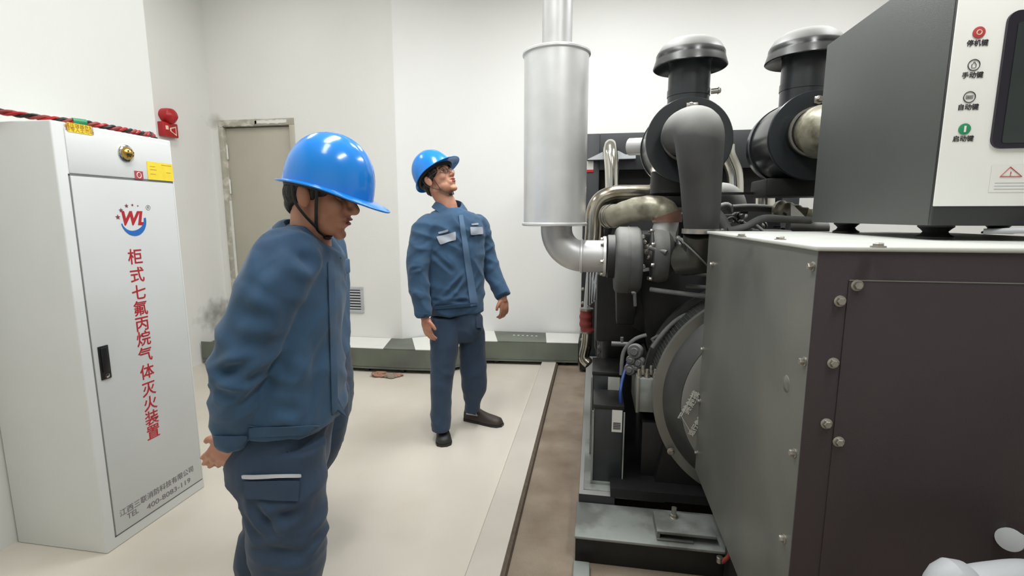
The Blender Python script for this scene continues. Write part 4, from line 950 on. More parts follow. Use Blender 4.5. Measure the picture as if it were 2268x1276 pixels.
# warning sticker on the panel
a, b = ony(2197, 366, PY_), ony(2290, 425, PY_)
g = G(); g.box((a.x, PY_ - 0.0008, b.z), (b.x + 0.12, PY_, a.z)); ws = obj('warning_label', g, M_white, cb_)
t0, t1, t2 = ony(2214, 391, PY_), ony(2237, 370, PY_), ony(2262, 391, PY_)
off = V((0, -0.0015, 0))
g = G(); g.tube([t0 + off, t1 + off, t2 + off], 0.0012, 6, close=True); obj('warning_triangle', g, M_redb, ws)
g = G(); c = (t0 + t1 + t2) / 3; g.box(c + V((-0.0007, -0.002, -0.003)), c + V((0.0007, -0.001, 0.004))); g.box(c + V((-0.0007, -0.002, -0.0055)), c + V((0.0007, -0.001, -0.004))); obj('exclamation_mark', g, M_redb, ws)
g = G(); c = t2 + V((0.01, -0.0015, 0)); g.tube([c + V((0, 0, 0.0)), c + V((0.05, 0, 0)), c + V((0.025, 0, 0.02))], 0.0012, 6, close=True); obj('warning_triangle', g, M_redb, ws)
for k in range(3):
    g = G(); g.box((a.x + 0.01, PY_ - 0.0012, b.z + 0.006 + k * 0.007), (b.x + 0.1, PY_ - 0.0006, b.z + 0.0075 + k * 0.007)); obj('printed_line', g, M_brkt, ws)
# rubber mounts
for x, y in ((0.875, 1.44), (0.875, 1.90), (1.34, 1.44), (1.34, 1.90)):
    g = G(); g.lathe((x, y, KZ1), UP, [(0, 0.040), (0.006, 0.040), (0.012, 0.030), (0.019, 0.026), (0.026, 0.032), (0.031, 0.038), (0.036, 0.038)], 28); obj('rubber_mount', g, M_black, cb_)
hs = thing('control_cable', 'dark red sleeved cable with grey conduit under the control box, on the cover', 'cable', (1.25, 1.3, KZ1))
g = G(); g.tube(sm([(0.93, 1.36, KZ1 + 0.022), (1.0, 1.31, KZ1 + 0.026), (1.10, 1.29, KZ1 + 0.024), (1.24, 1.30, KZ1 + 0.026), (1.45, 1.34, KZ1 + 0.0)], 6), 0.007, 14); obj('grey_conduit', g, M_brkt, hs)
g = G(); g.tube(sm([(0.985, 1.27, KZ1 + 0.010), (1.06, 1.25, KZ1 + 0.013), (1.20, 1.24, KZ1 + 0.014), (1.45, 1.26, KZ1 + 0.01)], 6), 0.012, 14); obj('red_sleeve', g, M_redcloth, hs)
# ------------------------------------------------------------------ people
def remesh(g, voxel, smooth=2, name='m'):
    bmesh.ops.recalc_face_normals(g.bm, faces=g.bm.faces[:])
    me = bpy.data.meshes.new(name); g.bm.to_mesh(me); g.bm.free()
    o = bpy.data.objects.new(name, me); COL.objects.link(o)
    m = o.modifiers.new('r', 'REMESH'); m.mode = 'VOXEL'; m.voxel_size = voxel; m.adaptivity = 0
    s = o.modifiers.new('s', 'SMOOTH'); s.factor = 0.5; s.iterations = smooth
    bpy.context.view_layer.update()
    out = bpy.data.meshes.new_from_object(o.evaluated_get(bpy.context.evaluated_depsgraph_get()))
    bpy.data.objects.remove(o); bpy.data.meshes.remove(me)
    return out
def get_co(me):
    a = np.empty(len(me.vertices) * 3); me.vertices.foreach_get('co', a); return a.reshape(-1, 3)
def get_no(me):
    a = np.empty(len(me.vertices) * 3); me.vertex_normals.foreach_get('vector', a); return a.reshape(-1, 3)
def set_co(me, a):
    me.vertices.foreach_set('co', a.ravel()); me.update()
def wrinkle(me, amp=0.006, creases=(), sc=(6, 6, 15), tilt=0.5, seed=0.0):
    co = get_co(me); no = get_no(me)
    A = co @ np.array(CR); B = co @ np.array(CF); Z = co[:, 2]
    d = np.zeros(len(co))
    for i in range(len(co)):
        a, b, z = A[i], B[i], Z[i]
        w = noise.noise(V((a * 4 + seed, b * 4, z * 4))) * 0.5
        n1 = noise.noise(V((a * sc[0] + w, b * sc[1] + seed, (z + tilt * a) * sc[2] + w * 2)))
        n2 = noise.noise(V((a * sc[0] * 1.6 + seed * 2, b * sc[1] * 1.6, (z - tilt * 1.3 * a) * sc[2] * 1.3 + w * 3)))
        r1 = 1 - abs(n1) * 3.0; r2 = 1 - abs(n2) * 3.0
        d[i] = amp * (max(r1, -0.6) * 0.6 + max(r2, -0.6) * 0.35)
    for (p0, p1, wd, dp) in creases:
        p0 = np.array(p0); p1 = np.array(p1); ab = p1 - p0
        t = np.clip(((co - p0) @ ab) / (ab @ ab), 0, 1)
        q = co - (p0 + t[:, None] * ab)
        ds = np.sqrt((q ** 2).sum(1)); fade = np.sin(np.pi * np.clip(t * 0.92 + 0.04, 0, 1)) ** 0.6
        d += fade * dp * (-np.exp(-(ds / wd) ** 2) + 0.7 * np.exp(-((ds - 1.9 * wd) / wd) ** 2))
    set_co(me, co + no * d[:, None])
def ring(c, a, b, n=28, e=2.3):
    out = []
    for k in range(n):
        t = 2 * math.pi * k / n; ct, st = math.cos(t), math.sin(t)
        out.append(c + a * (math.copysign(abs(ct) ** (2 / e), ct)) + b * (math.copysign(abs(st) ** (2 / e), st)))
    return out
def loft_px(g, rows, avec=CR, bvec=CF, sub=4, e=2.3):
    # rows: (py, px_left, px_right, depth distance, half thickness in metres)
    cs, hs, ts = [], [], []
    for (py, l, r, d, th) in rows:
        a = cd(l, py, d); b = cd(r, py, d); cs.append((a + b) / 2); hs.append((b - a).length / 2); ts.append(th)
    C2 = sm(cs, sub); H2 = lerps(hs, sub); T2 = lerps(ts, sub)
    g.rings([ring(c, avec * h, bvec * t, e=e) for c, h, t in zip(C2, H2, T2)])
def limb(g, pts, rad, k=5, seg=24, flat=1.0):
    g.tube(sm(pts, k), lerps(rad, k), seg, flat=flat)
def hand(g, w, d, s, p, curl=1.0, sc=1.0):
    # w wrist, d towards the fingers, s towards the thumb, p the side the palm faces
    d = d.normalized(); s = (s - d * s.dot(d)).normalized(); p = (p - d * p.dot(d) - s * p.dot(s)).normalized()
    g.ell(w + d * 0.048 * sc, d * 0.054 * sc, s * 0.042 * sc, p * 0.017 * sc, 18, 10)
    g.ell(w + d * 0.035 * sc + s * 0.022 * sc + p * 0.006, d * 0.034 * sc, s * 0.020 * sc, p * 0.017 * sc, 14, 8)
    limb(g, [w - d * 0.05, w, w + d * 0.03], [0.027 * sc, 0.025 * sc, 0.024 * sc], 3, 18)
    for off, L, r in ((0.031, 0.072, 0.0095), (0.0105, 0.080, 0.0100), (-0.0105, 0.075, 0.0095), (-0.030, 0.058, 0.0085)):
        q = w + (d * (0.085 - 0.006 * abs(off / 0.03)) + s * off) * sc; pts = [q - d * 0.03, q]
        for c, f in ((18, 0.45), (48, 0.32), (72, 0.25)):
            a = math.radians(c * curl); q = q + (d * math.cos(a) + p * math.sin(a)) * L * f * sc; pts.append(q)
        limb(g, pts, [r * sc, r * sc, r * 0.97 * sc, r * 0.9 * sc, r * 0.72 * sc], 3, 12)
    q = w + (d * 0.028 + s * 0.034) * sc
    limb(g, [q - s * 0.015, q, q + (d * 0.75 + s * 0.55 + p * 0.2).normalized() * 0.034 * sc, q + (d * 0.75 + s * 0.55 + p * 0.2).normalized() * 0.034 * sc + (d * 0.95 + s * 0.15 + p * 0.3).normalized() * 0.028 * sc], [0.013 * sc, 0.0125 * sc, 0.0108 * sc, 0.0085 * sc], 3, 12)

class Head:
    def __init__(s, o, f, u, k=1.0):
        s.o = V(o); s.f = V(f).normalized(); u = V(u); s.u = (u - s.f * u.dot(s.f)).normalized(); s.l = s.u.cross(s.f); s.k = k
    def P(s, x, y, z): return s.o + (s.f * x + s.l * y + s.u * z) * s.k
    def ell(s, g, c, r, seg=20, rg=12): g.ell(s.P(*c), s.f * r[0] * s.k, s.l * r[1] * s.k, s.u * r[2] * s.k, seg, rg)
    def skin(s, g):
        E = s.ell
        E(g, (-0.004, 0, 0.048), (0.096, 0.074, 0.086)); E(g, (0.034, 0, -0.004), (0.062, 0.061, 0.078)); E(g, (0.036, 0, -0.052), (0.052, 0.051, 0.046))
        E(g, (0.078, 0, -0.086), (0.018, 0.022, 0.016)); E(g, (0.083, 0, 0.036), (0.013, 0.044, 0.011)); E(g, (0.07, 0, 0.055), (0.026, 0.05, 0.035))
        for y in (1, -1):
            E(g, (0.062, y * 0.037, -0.008), (0.027, 0.022, 0.026)); E(g, (0.101, y * 0.0125, -0.018), (0.011, 0.0075, 0.0075))
            g.ell(s.P(-0.004, y * 0.079, 0.002), (s.f * 0.95 + s.u * 0.2 - s.l * 0.0) * 0.019 * s.k, (s.l * y + s.f * -0.45) * 0.007 * s.k, (s.u - s.f * 0.25) * 0.033 * s.k, 14, 9)
            g.ell(s.P(0.004, y * 0.075, 0.0), s.f * 0.012 * s.k, s.l * 0.012 * s.k, s.u * 0.022 * s.k, 10, 8)
            E(g, (0.028, y * 0.042, -0.05), (0.034, 0.014, 0.022))
        limb(g, [s.P(0.086, 0, 0.034), s.P(0.098, 0, 0.014), s.P(0.110, 0, -0.004), s.P(0.114, 0, -0.012), s.P(0.104, 0, -0.021)], [0.008 * s.k, 0.009 * s.k, 0.0105 * s.k, 0.0115 * s.k, 0.008 * s.k], 3, 14)
        E(g, (0.080, 0, -0.045), (0.018, 0.032, 0.026))
        E(g, (0.0955, 0, -0.0375), (0.0085, 0.022, 0.0062)); E(g, (0.0925, 0, -0.0525), (0.0090, 0.019, 0.0072))
    def local(s, co):
        q = (co - np.array(s.o)) / s.k
        return np.stack([q @ np.array(s.f), q @ np.array(s.l), q @ np.array(s.u)], 1)
    def sculpt(s, me):
        co = get_co(me); L = s.local(co); dx = np.zeros(len(co))
        for y in (1, -1):
            r2 = ((L[:, 1] - y * 0.031) / 0.015) ** 2 + ((L[:, 2] - 0.018) / 0.0085) ** 2
            dx -= np.where(L[:, 0] > 0.05, 0.010 * np.exp(-r2), 0)
            r2 = ((L[:, 1] - y * 0.014) / 0.006) ** 2 + ((L[:, 2] - 0.014) / 0.012) ** 2
            dx -= np.where(L[:, 0] > 0.05, 0.003 * np.exp(-r2), 0)
        r2 = (L[:, 1] / 0.022) ** 2 + ((L[:, 2] + 0.0448) / 0.0022) ** 2
        dx -= np.where(L[:, 0] > 0.07, 0.007 * np.exp(-r2), 0)
        set_co(me, co + np.array(s.f)[None, :] * dx[:, None])
    def details(s, parent, brow=True, thick=0.0022):
        for y in (1, -1):
            g = G(); g.sph(s.P(0.0705, y * 0.031, 0.018), 0.0118 * s.k, 20, 14); e = obj('eye', g, M_eyew, parent, 60)
            g = G(); g.ell(s.P(0.0815, y * 0.031, 0.0185), s.f * 0.0016 * s.k, s.l * 0.0052 * s.k, s.u * 0.0052 * s.k, 14, 8); obj('iris', g, M_iris, e, 60)
            def arc(z0, bow, dxx=0.0): return sm([s.P(0.073 + dxx, y * 0.0455, 0.0170), s.P(0.0795 + dxx, y * 0.038, z0), s.P(0.0825 + dxx, y * 0.031, z0 + bow), s.P(0.0805 + dxx, y * 0.023, z0 - bow * 0.3), s.P(0.077 + dxx, y * 0.0175, 0.0155)], 4)
            g = G(); g.tube(arc(0.0215, 0.0015), 0.0024 * s.k, 8); g.tube(arc(0.0125, -0.0012, -0.001), 0.0022 * s.k, 8); obj('eyelids', g, M_skin, parent, 60)
            g = G(); g.tube(arc(0.0205, 0.0015, 0.0018), 0.0009 * s.k, 6); obj('eyelashes', g, M_hair, parent, 60)
            if brow:
                g = G(); g.tube(sm([s.P(0.092, y * 0.014, 0.034), s.P(0.0935, y * 0.026, 0.039), s.P(0.086, y * 0.040, 0.040), s.P(0.073, y * 0.050, 0.035)], 4), [0.002 * s.k + 0.0012 * math.sin(math.pi * i / 12) for i in range(13)], 8, flat=1.6); obj('eyebrow', g, M_hair, parent, 60)
        g = G(); g.ell(s.P(0.1005, 0, -0.0385), s.f * 0.0045 * s.k, s.l * 0.0195 * s.k, s.u * 0.0042 * s.k, 16, 8); g.ell(s.P(0.0985, 0, -0.0512), s.f * 0.005 * s.k, s.l * 0.0165 * s.k, s.u * 0.0052 * s.k, 16, 8); obj('lips', g, M_lip, parent, 60)
    def hair(s, parent, nape=1.0):
        g = G()
        E = s.ell
        E(g, (-0.006, 0, 0.052), (0.094, 0.079, 0.086)); E(g, (-0.044, 0, 0.005), (0.046, 0.068, 0.052 * nape)); E(g, (-0.056, 0, -0.028), (0.028, 0.050, 0.030 * nape))
        for y in (1, -1):
            E(g, (0.026, y * 0.062, 0.040), (0.038, 0.018, 0.030)); E(g, (0.016, y * 0.072, 0.020), (0.011, 0.008, 0.026))
        me = remesh(g, 0.004 * s.k, 1, 'hair')
        co = get_co(me); no = get_no(me); L = s.local(co)
        d = np.array([noise.noise(V((a * 60, b * 150, c * 22))) for a, b, c in L]) * 0.0035
        set_co(me, co + no * d[:, None])
        return finish('hair', me, M_hair, parent, 80)
    def helmet(s, parent, fwd=0.02, zr=0.040, tilt=0.0, kk=1.0):
        A_, B_, H_ = 0.126 * kk, 0.108 * kk, 0.150 * kk
        ct, st = math.cos(tilt), math.sin(tilt)
        def Q(x, y, z):
            return s.P(fwd + x * ct - z * st, y, zr + x * st + z * ct)
        nphi = 72; rows = []
        def rimz(ph): return -0.006 * math.cos(2 * ph) - 0.004 * math.cos(ph)
        for i in range(1, 17):
            t = i / 16
            row = []
            for j in range(nphi):
                ph = 2 * math.pi * j / nphi
                rr = math.sin(t * math.pi / 2) ** 0.92; zz = (1 - (t ** 2.15)) if t < 1 else 0
                zz = math.cos(t * math.pi / 2) ** 0.82 if t < 1 else 0
                x = A_ * rr * math.cos(ph); y = B_ * rr * math.sin(ph); z = H_ * zz
                rid = math.exp(-((abs(y) - 0.0) / 0.010) ** 2) * 0.004 + math.exp(-((abs(y) - 0.032) / 0.009) ** 2) * 0.003
                z += rid * (1 - t ** 6) * min(1, 2.2 * zz)
                row.append((x, y, z + rimz(ph) * t))
            rows.append(row)
        # brim
        for k, f in enumerate((0.15, 0.45, 0.8, 1.0)):
            row = []
            for j in range(nphi):
                ph = 2 * math.pi * j / nphi
                c = max(0, math.cos(ph)); w = 0.011 + 0.040 * c ** 2.2 + 0.004 * max(0, -math.cos(ph)) ** 3
                x = (A_ + w * f * kk) * math.cos(ph); y = (B_ + w * f * kk * (1 if c < 0.3 else 0.9)) * math.sin(ph)
                row.append((x, y, rimz(ph) - 0.006 * f - 0.012 * f * f * c ** 2))
            rows.append(row)
        g = G(); bm = g.bm
        top = bm.verts.new(Q(0, 0, H_ + 0.004))
        vv = [[bm.verts.new(Q(*p)) for p in r] for r in rows]
        for j in range(nphi): bm.faces.new((top, vv[0][j], vv[0][(j + 1) % nphi]))
        for a, b in zip(vv, vv[1:]):
            for j in range(nphi): bm.faces.new((a[j], b[j], b[(j + 1) % nphi], a[(j + 1) % nphi]))
        bmesh.ops.recalc_face_normals(bm, faces=bm.faces[:])
        bmesh.ops.solidify(bm, geom=bm.faces[:], thickness=0.0032)
        hm = obj('safety_helmet', g, M_helm, parent, 40)
        g = G(); g.tube([Q(*p) for p in rows[-1]], 0.0026, 8, close=True); obj('brim_bead', g, M_helm, hm, 60)
        g = G(); g.tube([Q(x * 0.90, y * 0.90, z - 0.004) for x, y, z in rows[15]], 0.006, 8, close=True, flat=2.0); obj('head_band', g, M_strap, hm, 60)
        return hm
    def straps(s, hm, drop=-0.104):
        for y in (1, -1):
            g = G()
            a = sm([s.P(0.032, y * 0.086, 0.040), s.P(0.034, y * 0.080, 0.0), s.P(0.034, y * 0.069, -0.04), s.P(0.034, y * 0.050, -0.080), s.P(0.046, y * 0.022, drop), s.P(0.05, 0, drop - 0.004)], 5)
            g.tube(a, 0.0052, 8, flat=0.35); obj('chin_strap', g, M_strap, hm, 60)
            g = G(); b = sm([s.P(-0.032, y * 0.084, 0.035), s.P(-0.024, y * 0.086, -0.01), s.P(0.004, y * 0.076, -0.045), s.P(0.034, y * 0.055, -0.075)], 5)
            g.tube(b, 0.0045, 8, flat=0.35); obj('rear_strap', g, M_strap, hm, 60)
        g = G(); g.ell(s.P(0.050, -0.012, drop - 0.004), s.f * 0.010, s.l * 0.014, s.u * 0.006, 12, 8); obj('strap_buckle', g, M_strap, hm, 60)

def bvh_of(*objs):
    vs_, fs = [], []
    for o in objs:
        off = len(vs_); M = Matrix.Translation(V((0, 0, 0)))
        vs_ += [v.co.copy() for v in o.data.vertices]; fs += [[off + i for i in p.vertices] for p in o.data.polygons]
    return BVHTree.FromPolygons(vs_, fs)
def patch(name, bvh, quad, m, parent, nu=14, nv=6, off=0.002, th=0.0025, src=None):
    # cloth piece laid on a garment: quad = pixel corners tl, tr, br, bl seen from src
    src = src or EYE
    tl, tr, br, bl = [V((a, b, 0)) for a, b in quad]
    rows = []
    for j in range(nv + 1):
        r = []
        for i in range(nu + 1):
            q = tl.lerp(tr, i / nu).lerp(bl.lerp(br, i / nu), j / nv)
            d = ray(q.x, q.y).normalized()
            h = bvh.ray_cast(src, d)
            if h[0] is None: r.append(None); continue
            n = h[1] if h[1].dot(d) < 0 else -h[1]
            r.append(h[0] + n * off - d * 0.001)
        rows.append(r)
    flat = [p for r in rows for p in r if p is not None]
    if len(flat) < 4: return None
    for r in rows:
        for i, p in enumerate(r):
            if p is None: r[i] = min(flat, key=lambda q: abs(i - nu / 2) * 0 + (q - flat[0]).length)
    for _ in range(2):
        nr = [[p.copy() for p in r] for r in rows]
        for j in range(nv + 1):
            for i in range(nu + 1):
                nb = [rows[jj][ii] for jj, ii in ((j - 1, i), (j + 1, i), (j, i - 1), (j, i + 1)) if 0 <= jj <= nv and 0 <= ii <= nu]
                nr[j][i] = rows[j][i] * 0.5 + sum(nb, V((0, 0, 0))) * (0.5 / len(nb))
        rows = nr
    g = G(); bm = g.bm
    vv = [[bm.verts.new(p - CF * 0.0) for p in r] for r in rows]
    for j in range(nv):
        for i in range(nu): bm.faces.new((vv[j][i], vv[j + 1][i], vv[j + 1][i + 1], vv[j][i + 1]))
    bm.normal_update()
    if sum(f.normal.dot(f.calc_center_median() - EYE) for f in bm.faces) > 0: bmesh.ops.reverse_faces(bm, faces=bm.faces[:])
    bmesh.ops.solidify(bm, geom=bm.faces[:], thickness=-th)
    return obj(name, g, m, parent, 50)
def collar(parent, c, f, r, ra, rb, h, m, tilt=0.0, gap=0.35):
    # standing folded collar round the neck, open towards f
    g = G(); bm = g.bm; n = 40; f = V(f).normalized(); l = UP.cross(f)
    rows = []
    for (dz, k) in ((-0.014, 1.18), (h * 0.5, 1.08), (h, 1.04), (h * 0.9, 1.16), (h * 0.35, 1.34), (-0.012, 1.58)):
        row = []
        for i in range(n + 1):
            a = gap + (2 * math.pi - 2 * gap) * i / n
            drop = 0.035 * max(0, math.cos(a)) ** 2
            row.append(bm.verts.new(c + f * (ra * k * math.cos(a)) + l * (rb * k * math.sin(a)) + UP * (dz - drop - tilt * ra * k * math.cos(a))))
        rows.append(row)
    for a, b in zip(rows, rows[1:]):
        for i in range(n): bm.faces.new((a[i], a[i + 1], b[i + 1], b[i]))
    bmesh.ops.recalc_face_normals(bm, faces=bm.faces[:])
    bmesh.ops.solidify(bm, geom=bm.faces[:], thickness=0.003)
    return obj('collar', g, m, parent, 60)
def shoe(parent, heel, toe, m, ms=M_black, k=1.0):
    d = (toe - heel); L = d.length; f = d.normalized(); l = UP.cross(f)
    heel = V((heel.x, heel.y, 0)); g = G(); rs = []
    for t, w, h in ((0.0, 0.020, 0.05), (0.03, 0.034, 0.075), (0.2, 0.038, 0.085), (0.4, 0.040, 0.075), (0.6, 0.046, 0.055), (0.8, 0.048, 0.045), (0.93, 0.040, 0.038), (1.0, 0.018, 0.022)):
        c = heel + f * L * t; r = []
        for k_ in range(20):
            a = 2 * math.pi * k_ / 20; y = math.cos(a); z = math.sin(a)
            r.append(c + l * (w * math.copysign(abs(y) ** 0.8, y)) + UP * (0.014 + (h * max(z, 0) ** 0.8 if z > 0 else 0.010 * z)))
        rs.append(r)
    g.rings(rs); s = obj('shoe', g, m, parent, 50)
    g = G(); rs = []
    for t, w in ((-0.01, 0.018), (0.03, 0.037), (0.2, 0.042), (0.4, 0.042), (0.6, 0.048), (0.8, 0.051), (0.93, 0.044), (1.02, 0.018)):
        c = heel + f * L * t; rs.append([c + l * w + UP * 0.0, c + l * w + UP * 0.016, c - l * w + UP * 0.016, c - l * w + UP * 0.0])
    g.rings(rs); obj('sole', g, ms, s)
    g = G()
    for j in range(4):
        c = heel + f * L * (0.36 + 0.07 * j) + UP * (0.088 - 0.009 * j); g.tube(sm([c - l * 0.024 - UP * 0.008, c + UP * 0.002, c + l * 0.024 - UP * 0.008], 4), 0.0022, 6)
    obj('laces', g, M_strap, s)
    for sd in (1, -1):
        g = G(); a = heel + f * L * 0.12 + l * sd * 0.040 + UP * 0.06; b = heel + f * L * 0.42 + l * sd * 0.041 + UP * 0.062; c = heel + f * L * 0.30 + l * sd * 0.034 + UP * 0.092
        g.tube([a, b, c], 0.005, 6); obj('side_stripe', g, M_reflect, s)
    return s

# ---- person leaning forward in the foreground (profile to the right)
def blue_person_front():
    ft = onz(622, 1375, 0)
    P = thing('person', 'person in blue workwear and helmet in the foreground, leaning forward with hands behind back', 'person', (ft.x, ft.y, 0), 'people in blue workwear and blue helmets')
    f = (CR * 0.97 - UP * 0.20 - CF * 0.05).normalized()
    H = Head(cd(703, 440, 1.40), f, UP + CR * 0.2, 1.0)
    body = G(); H.skin(body)
    nb = cd(678, 530, 1.42)
    limb(body, [H.P(-0.012, 0, -0.02), H.P(-0.008, 0, -0.07), nb + CR * 0.01, nb - UP * 0.06], [0.058, 0.055, 0.060, 0.075])
    body.ell(nb - UP * 0.07 - CR * 0.03, CR * 0.06, CF * 0.10, UP * 0.035)
    loft_px(body, [(560, 620, 730, 1.42, 0.13), (700, 575, 735, 1.42, 0.13), (850, 565, 735, 1.42, 0.13), (980, 560, 690, 1.42, 0.14), (1030, 565, 690, 1.42, 0.13)])
    rs_, re, rw = cd(632, 590, 1.30), cd(530, 820, 1.24), cd(512, 975, 1.28)
    ls_, le, lw = cd(640, 580, 1.58), cd(560, 800, 1.62), cd(535, 960, 1.50)
    limb(body, [nb - UP * 0.06, rs_, cd(580, 700, 1.25), re, cd(520, 900, 1.25), rw], [0.05, 0.05, 0.045, 0.04, 0.034, 0.026])
    limb(body, [nb - UP * 0.06, ls_, le, lw], [0.05, 0.05, 0.04, 0.026])
    hand(body, rw, (-CR * 0.62 - UP * 0.72 + CF * 0.25), (-CR * 0.5 + UP * 0.55 - CF * 0.1), (CF * 0.6 - UP * 0.2 + CR * 0.6), 0.55, 0.94)
    hand(body, lw, (-CR * 0.5 - UP * 0.5 - CF * 0.5), (UP * 0.5 - CR * 0.3), (-CR * 0.3 - UP * 0.6), 0.8, 0.9)
    limb(body, [cd(630, 1000, 1.34), cd(632, 1150, 1.32), cd(640, 1280, 1.33), cd(625, 1372, 1.36)], [0.075, 0.06, 0.045, 0.034])
    limb(body, [cd(625, 1000, 1.50), cd(610, 1110, 1.52), cd(585, 1240, 1.54), cd(590, 1310, 1.58)], [0.075, 0.06, 0.045, 0.034])
    me = remesh(body, 0.0042, 3, 'person_body'); H.sculpt(me)
    bd = finish('body', me, M_skin, P, 180)
    H.details(bd)
    H.hair(P, 1.0)
    hm = H.helmet(P, 0.028, 0.034, -0.02, 1.0); H.straps(hm, -0.098)
    # trousers
    g = G()
    loft_px(g, [(900, 560, 735, 1.42, 0.14), (975, 528, 718, 1.42, 0.165), (1030, 532, 712, 1.42, 0.165), (1070, 548, 706, 1.42, 0.14)])
    loft_px(g, [(985, 535, 716, 1.345, 0.085), (1050, 538, 714, 1.335, 0.092), (1110, 546, 716, 1.33, 0.092), (1170, 552, 718, 1.325, 0.088), (1230, 562, 716, 1.325, 0.082), (1290, 572, 702, 1.33, 0.075), (1345, 580, 690, 1.34, 0.068), (1395, 590, 690, 1.35, 0.064)])
    loft_px(g, [(1000, 548, 700, 1.50, 0.09), (1070, 552, 690, 1.51, 0.09), (1140, 548, 675, 1.53, 0.085), (1200, 534, 655, 1.55, 0.08), (1245, 526, 645, 1.57, 0.075), (1300, 540, 640, 1.59, 0.07), (1318, 545, 636, 1.60, 0.07)])
    me = remesh(g, 0.008, 3, 'trousers')
    cr = [(cd(560, 1120, 1.24), cd(610, 1175, 1.24), 0.012, 0.012), (cd(600, 1150, 1.24), cd(700, 1130, 1.24), 0.014, 0.010), (cd(575, 1215, 1.24), cd(700, 1240, 1.24), 0.016, 0.010)]
    wrinkle(me, 0.010, [(a, b, w * 1.1, d * 1.3) for a, b, w, d in cr], sc=(4.5, 4.5, 8), tilt=0.6, seed=2.0)
    tro = finish('trousers', me, M_clothd, P, 180)
    # jacket
    g = G()
    loft_px(g, [(496, 645, 690, 1.42, 0.070), (512, 632, 706, 1.42, 0.120), (538, 614, 728, 1.42, 0.165), (575, 598, 744, 1.42, 0.185), (640, 578, 748, 1.42, 0.185), (720, 566, 750, 1.42, 0.175), (800, 556, 750, 1.42, 0.170), (855, 552, 754, 1.42, 0.175), (898, 549, 754, 1.42, 0.175), (924, 556, 746, 1.42, 0.168)], e=2.2)
    limb(g, [cd(655, 560, 1.35), cd(624, 592, 1.29), cd(583, 680, 1.25), cd(548, 760, 1.235), cd(525, 830, 1.235), cd(518, 900, 1.25), cd(512, 950, 1.27), cd(512, 976, 1.28)], [0.075, 0.086, 0.078, 0.071, 0.066, 0.058, 0.048, 0.041])
    limb(g, [cd(650, 570, 1.52), cd(620, 610, 1.58), cd(575, 760, 1.62), cd(560, 850, 1.60), cd(540, 950, 1.52)], [0.085, 0.092, 0.08, 0.065, 0.045])
    me = remesh(g, 0.008, 4, 'jacket')
    c_ = lambda x, y, d=1.16: cd(x, y, d)
    cr = [(c_(470, 835), c_(580, 795), 0.012, 0.014), (c_(480, 880), c_(560, 868), 0.012, 0.013), (c_(478, 925), c_(550, 925), 0.011, 0.012), (c_(500, 960), c_(545, 950), 0.010, 0.010),
          (c_(530, 690), c_(610, 720), 0.018, 0.010), (cd(620, 800, 1.24), cd(700, 890, 1.24), 0.016, 0.014), (cd(640, 780, 1.24), cd(745, 860, 1.26), 0.016, 0.014), (cd(755, 850, 1.28), cd(680, 905, 1.24), 0.014, 0.012),
          (cd(590, 900, 1.24), cd(720, 930, 1.24), 0.016, 0.010), (cd(690, 640, 1.23), cd(750, 720, 1.28), 0.018, 0.009), (cd(600, 560, 1.2), cd(560, 620, 1.16), 0.018, 0.008), (cd(660, 560, 1.25), cd(720, 600, 1.27), 0.016, 0.010)]
    wrinkle(me, 0.013, [(a, b, w * 1.15, d * 1.35) for a, b, w, d in cr], sc=(4.2, 4.2, 9), tilt=0.8, seed=0.0)
    jk = finish('jacket', me, M_cloth, P, 180)
    collar(jk, cd(681, 517, 1.42), CR * 0.95 - CF * 0.3, 0, 0.056, 0.060, 0.014, M_cloth, tilt=0.45, gap=0.5)
    bt = bvh_of(tro); bj = bvh_of(jk)
    patch('pocket_flap', bt, ((540, 1062), (664, 1062), (662, 1112), (544, 1104)), M_clothd, tro, 16, 6, 0.004, 0.004)
    patch('pocket_piping', bt, ((537, 1049), (667, 1047), (667, 1058), (539, 1061)), M_reflect, tro, 22, 2, 0.0055, 0.003)
    patch('placket', bj, ((722, 575), (738, 575), (748, 925), (732, 930)), M_cloth, jk, 3, 30, 0.002, 0.003)
    patch('cuff_band', bj, ((474, 962), (548, 962), (546, 988), (478, 990)), M_cloth, jk, 12, 4, 0.003, 0.003)
    patch('waist_band', bj, ((548, 944), (748, 938), (745, 960), (552, 970)), M_cloth, jk, 24, 3, 0.002, 0.003)
    shoe(P, onz(585, 1392, 0), onz(585, 1392, 0) + CR * 0.26 - CF * 0.03, M_shoe)
    shoe(P, cd(545, 1330, 1.6) * 1, cd(545, 1330, 1.6) + CR * 0.26, M_shoe)
    return P

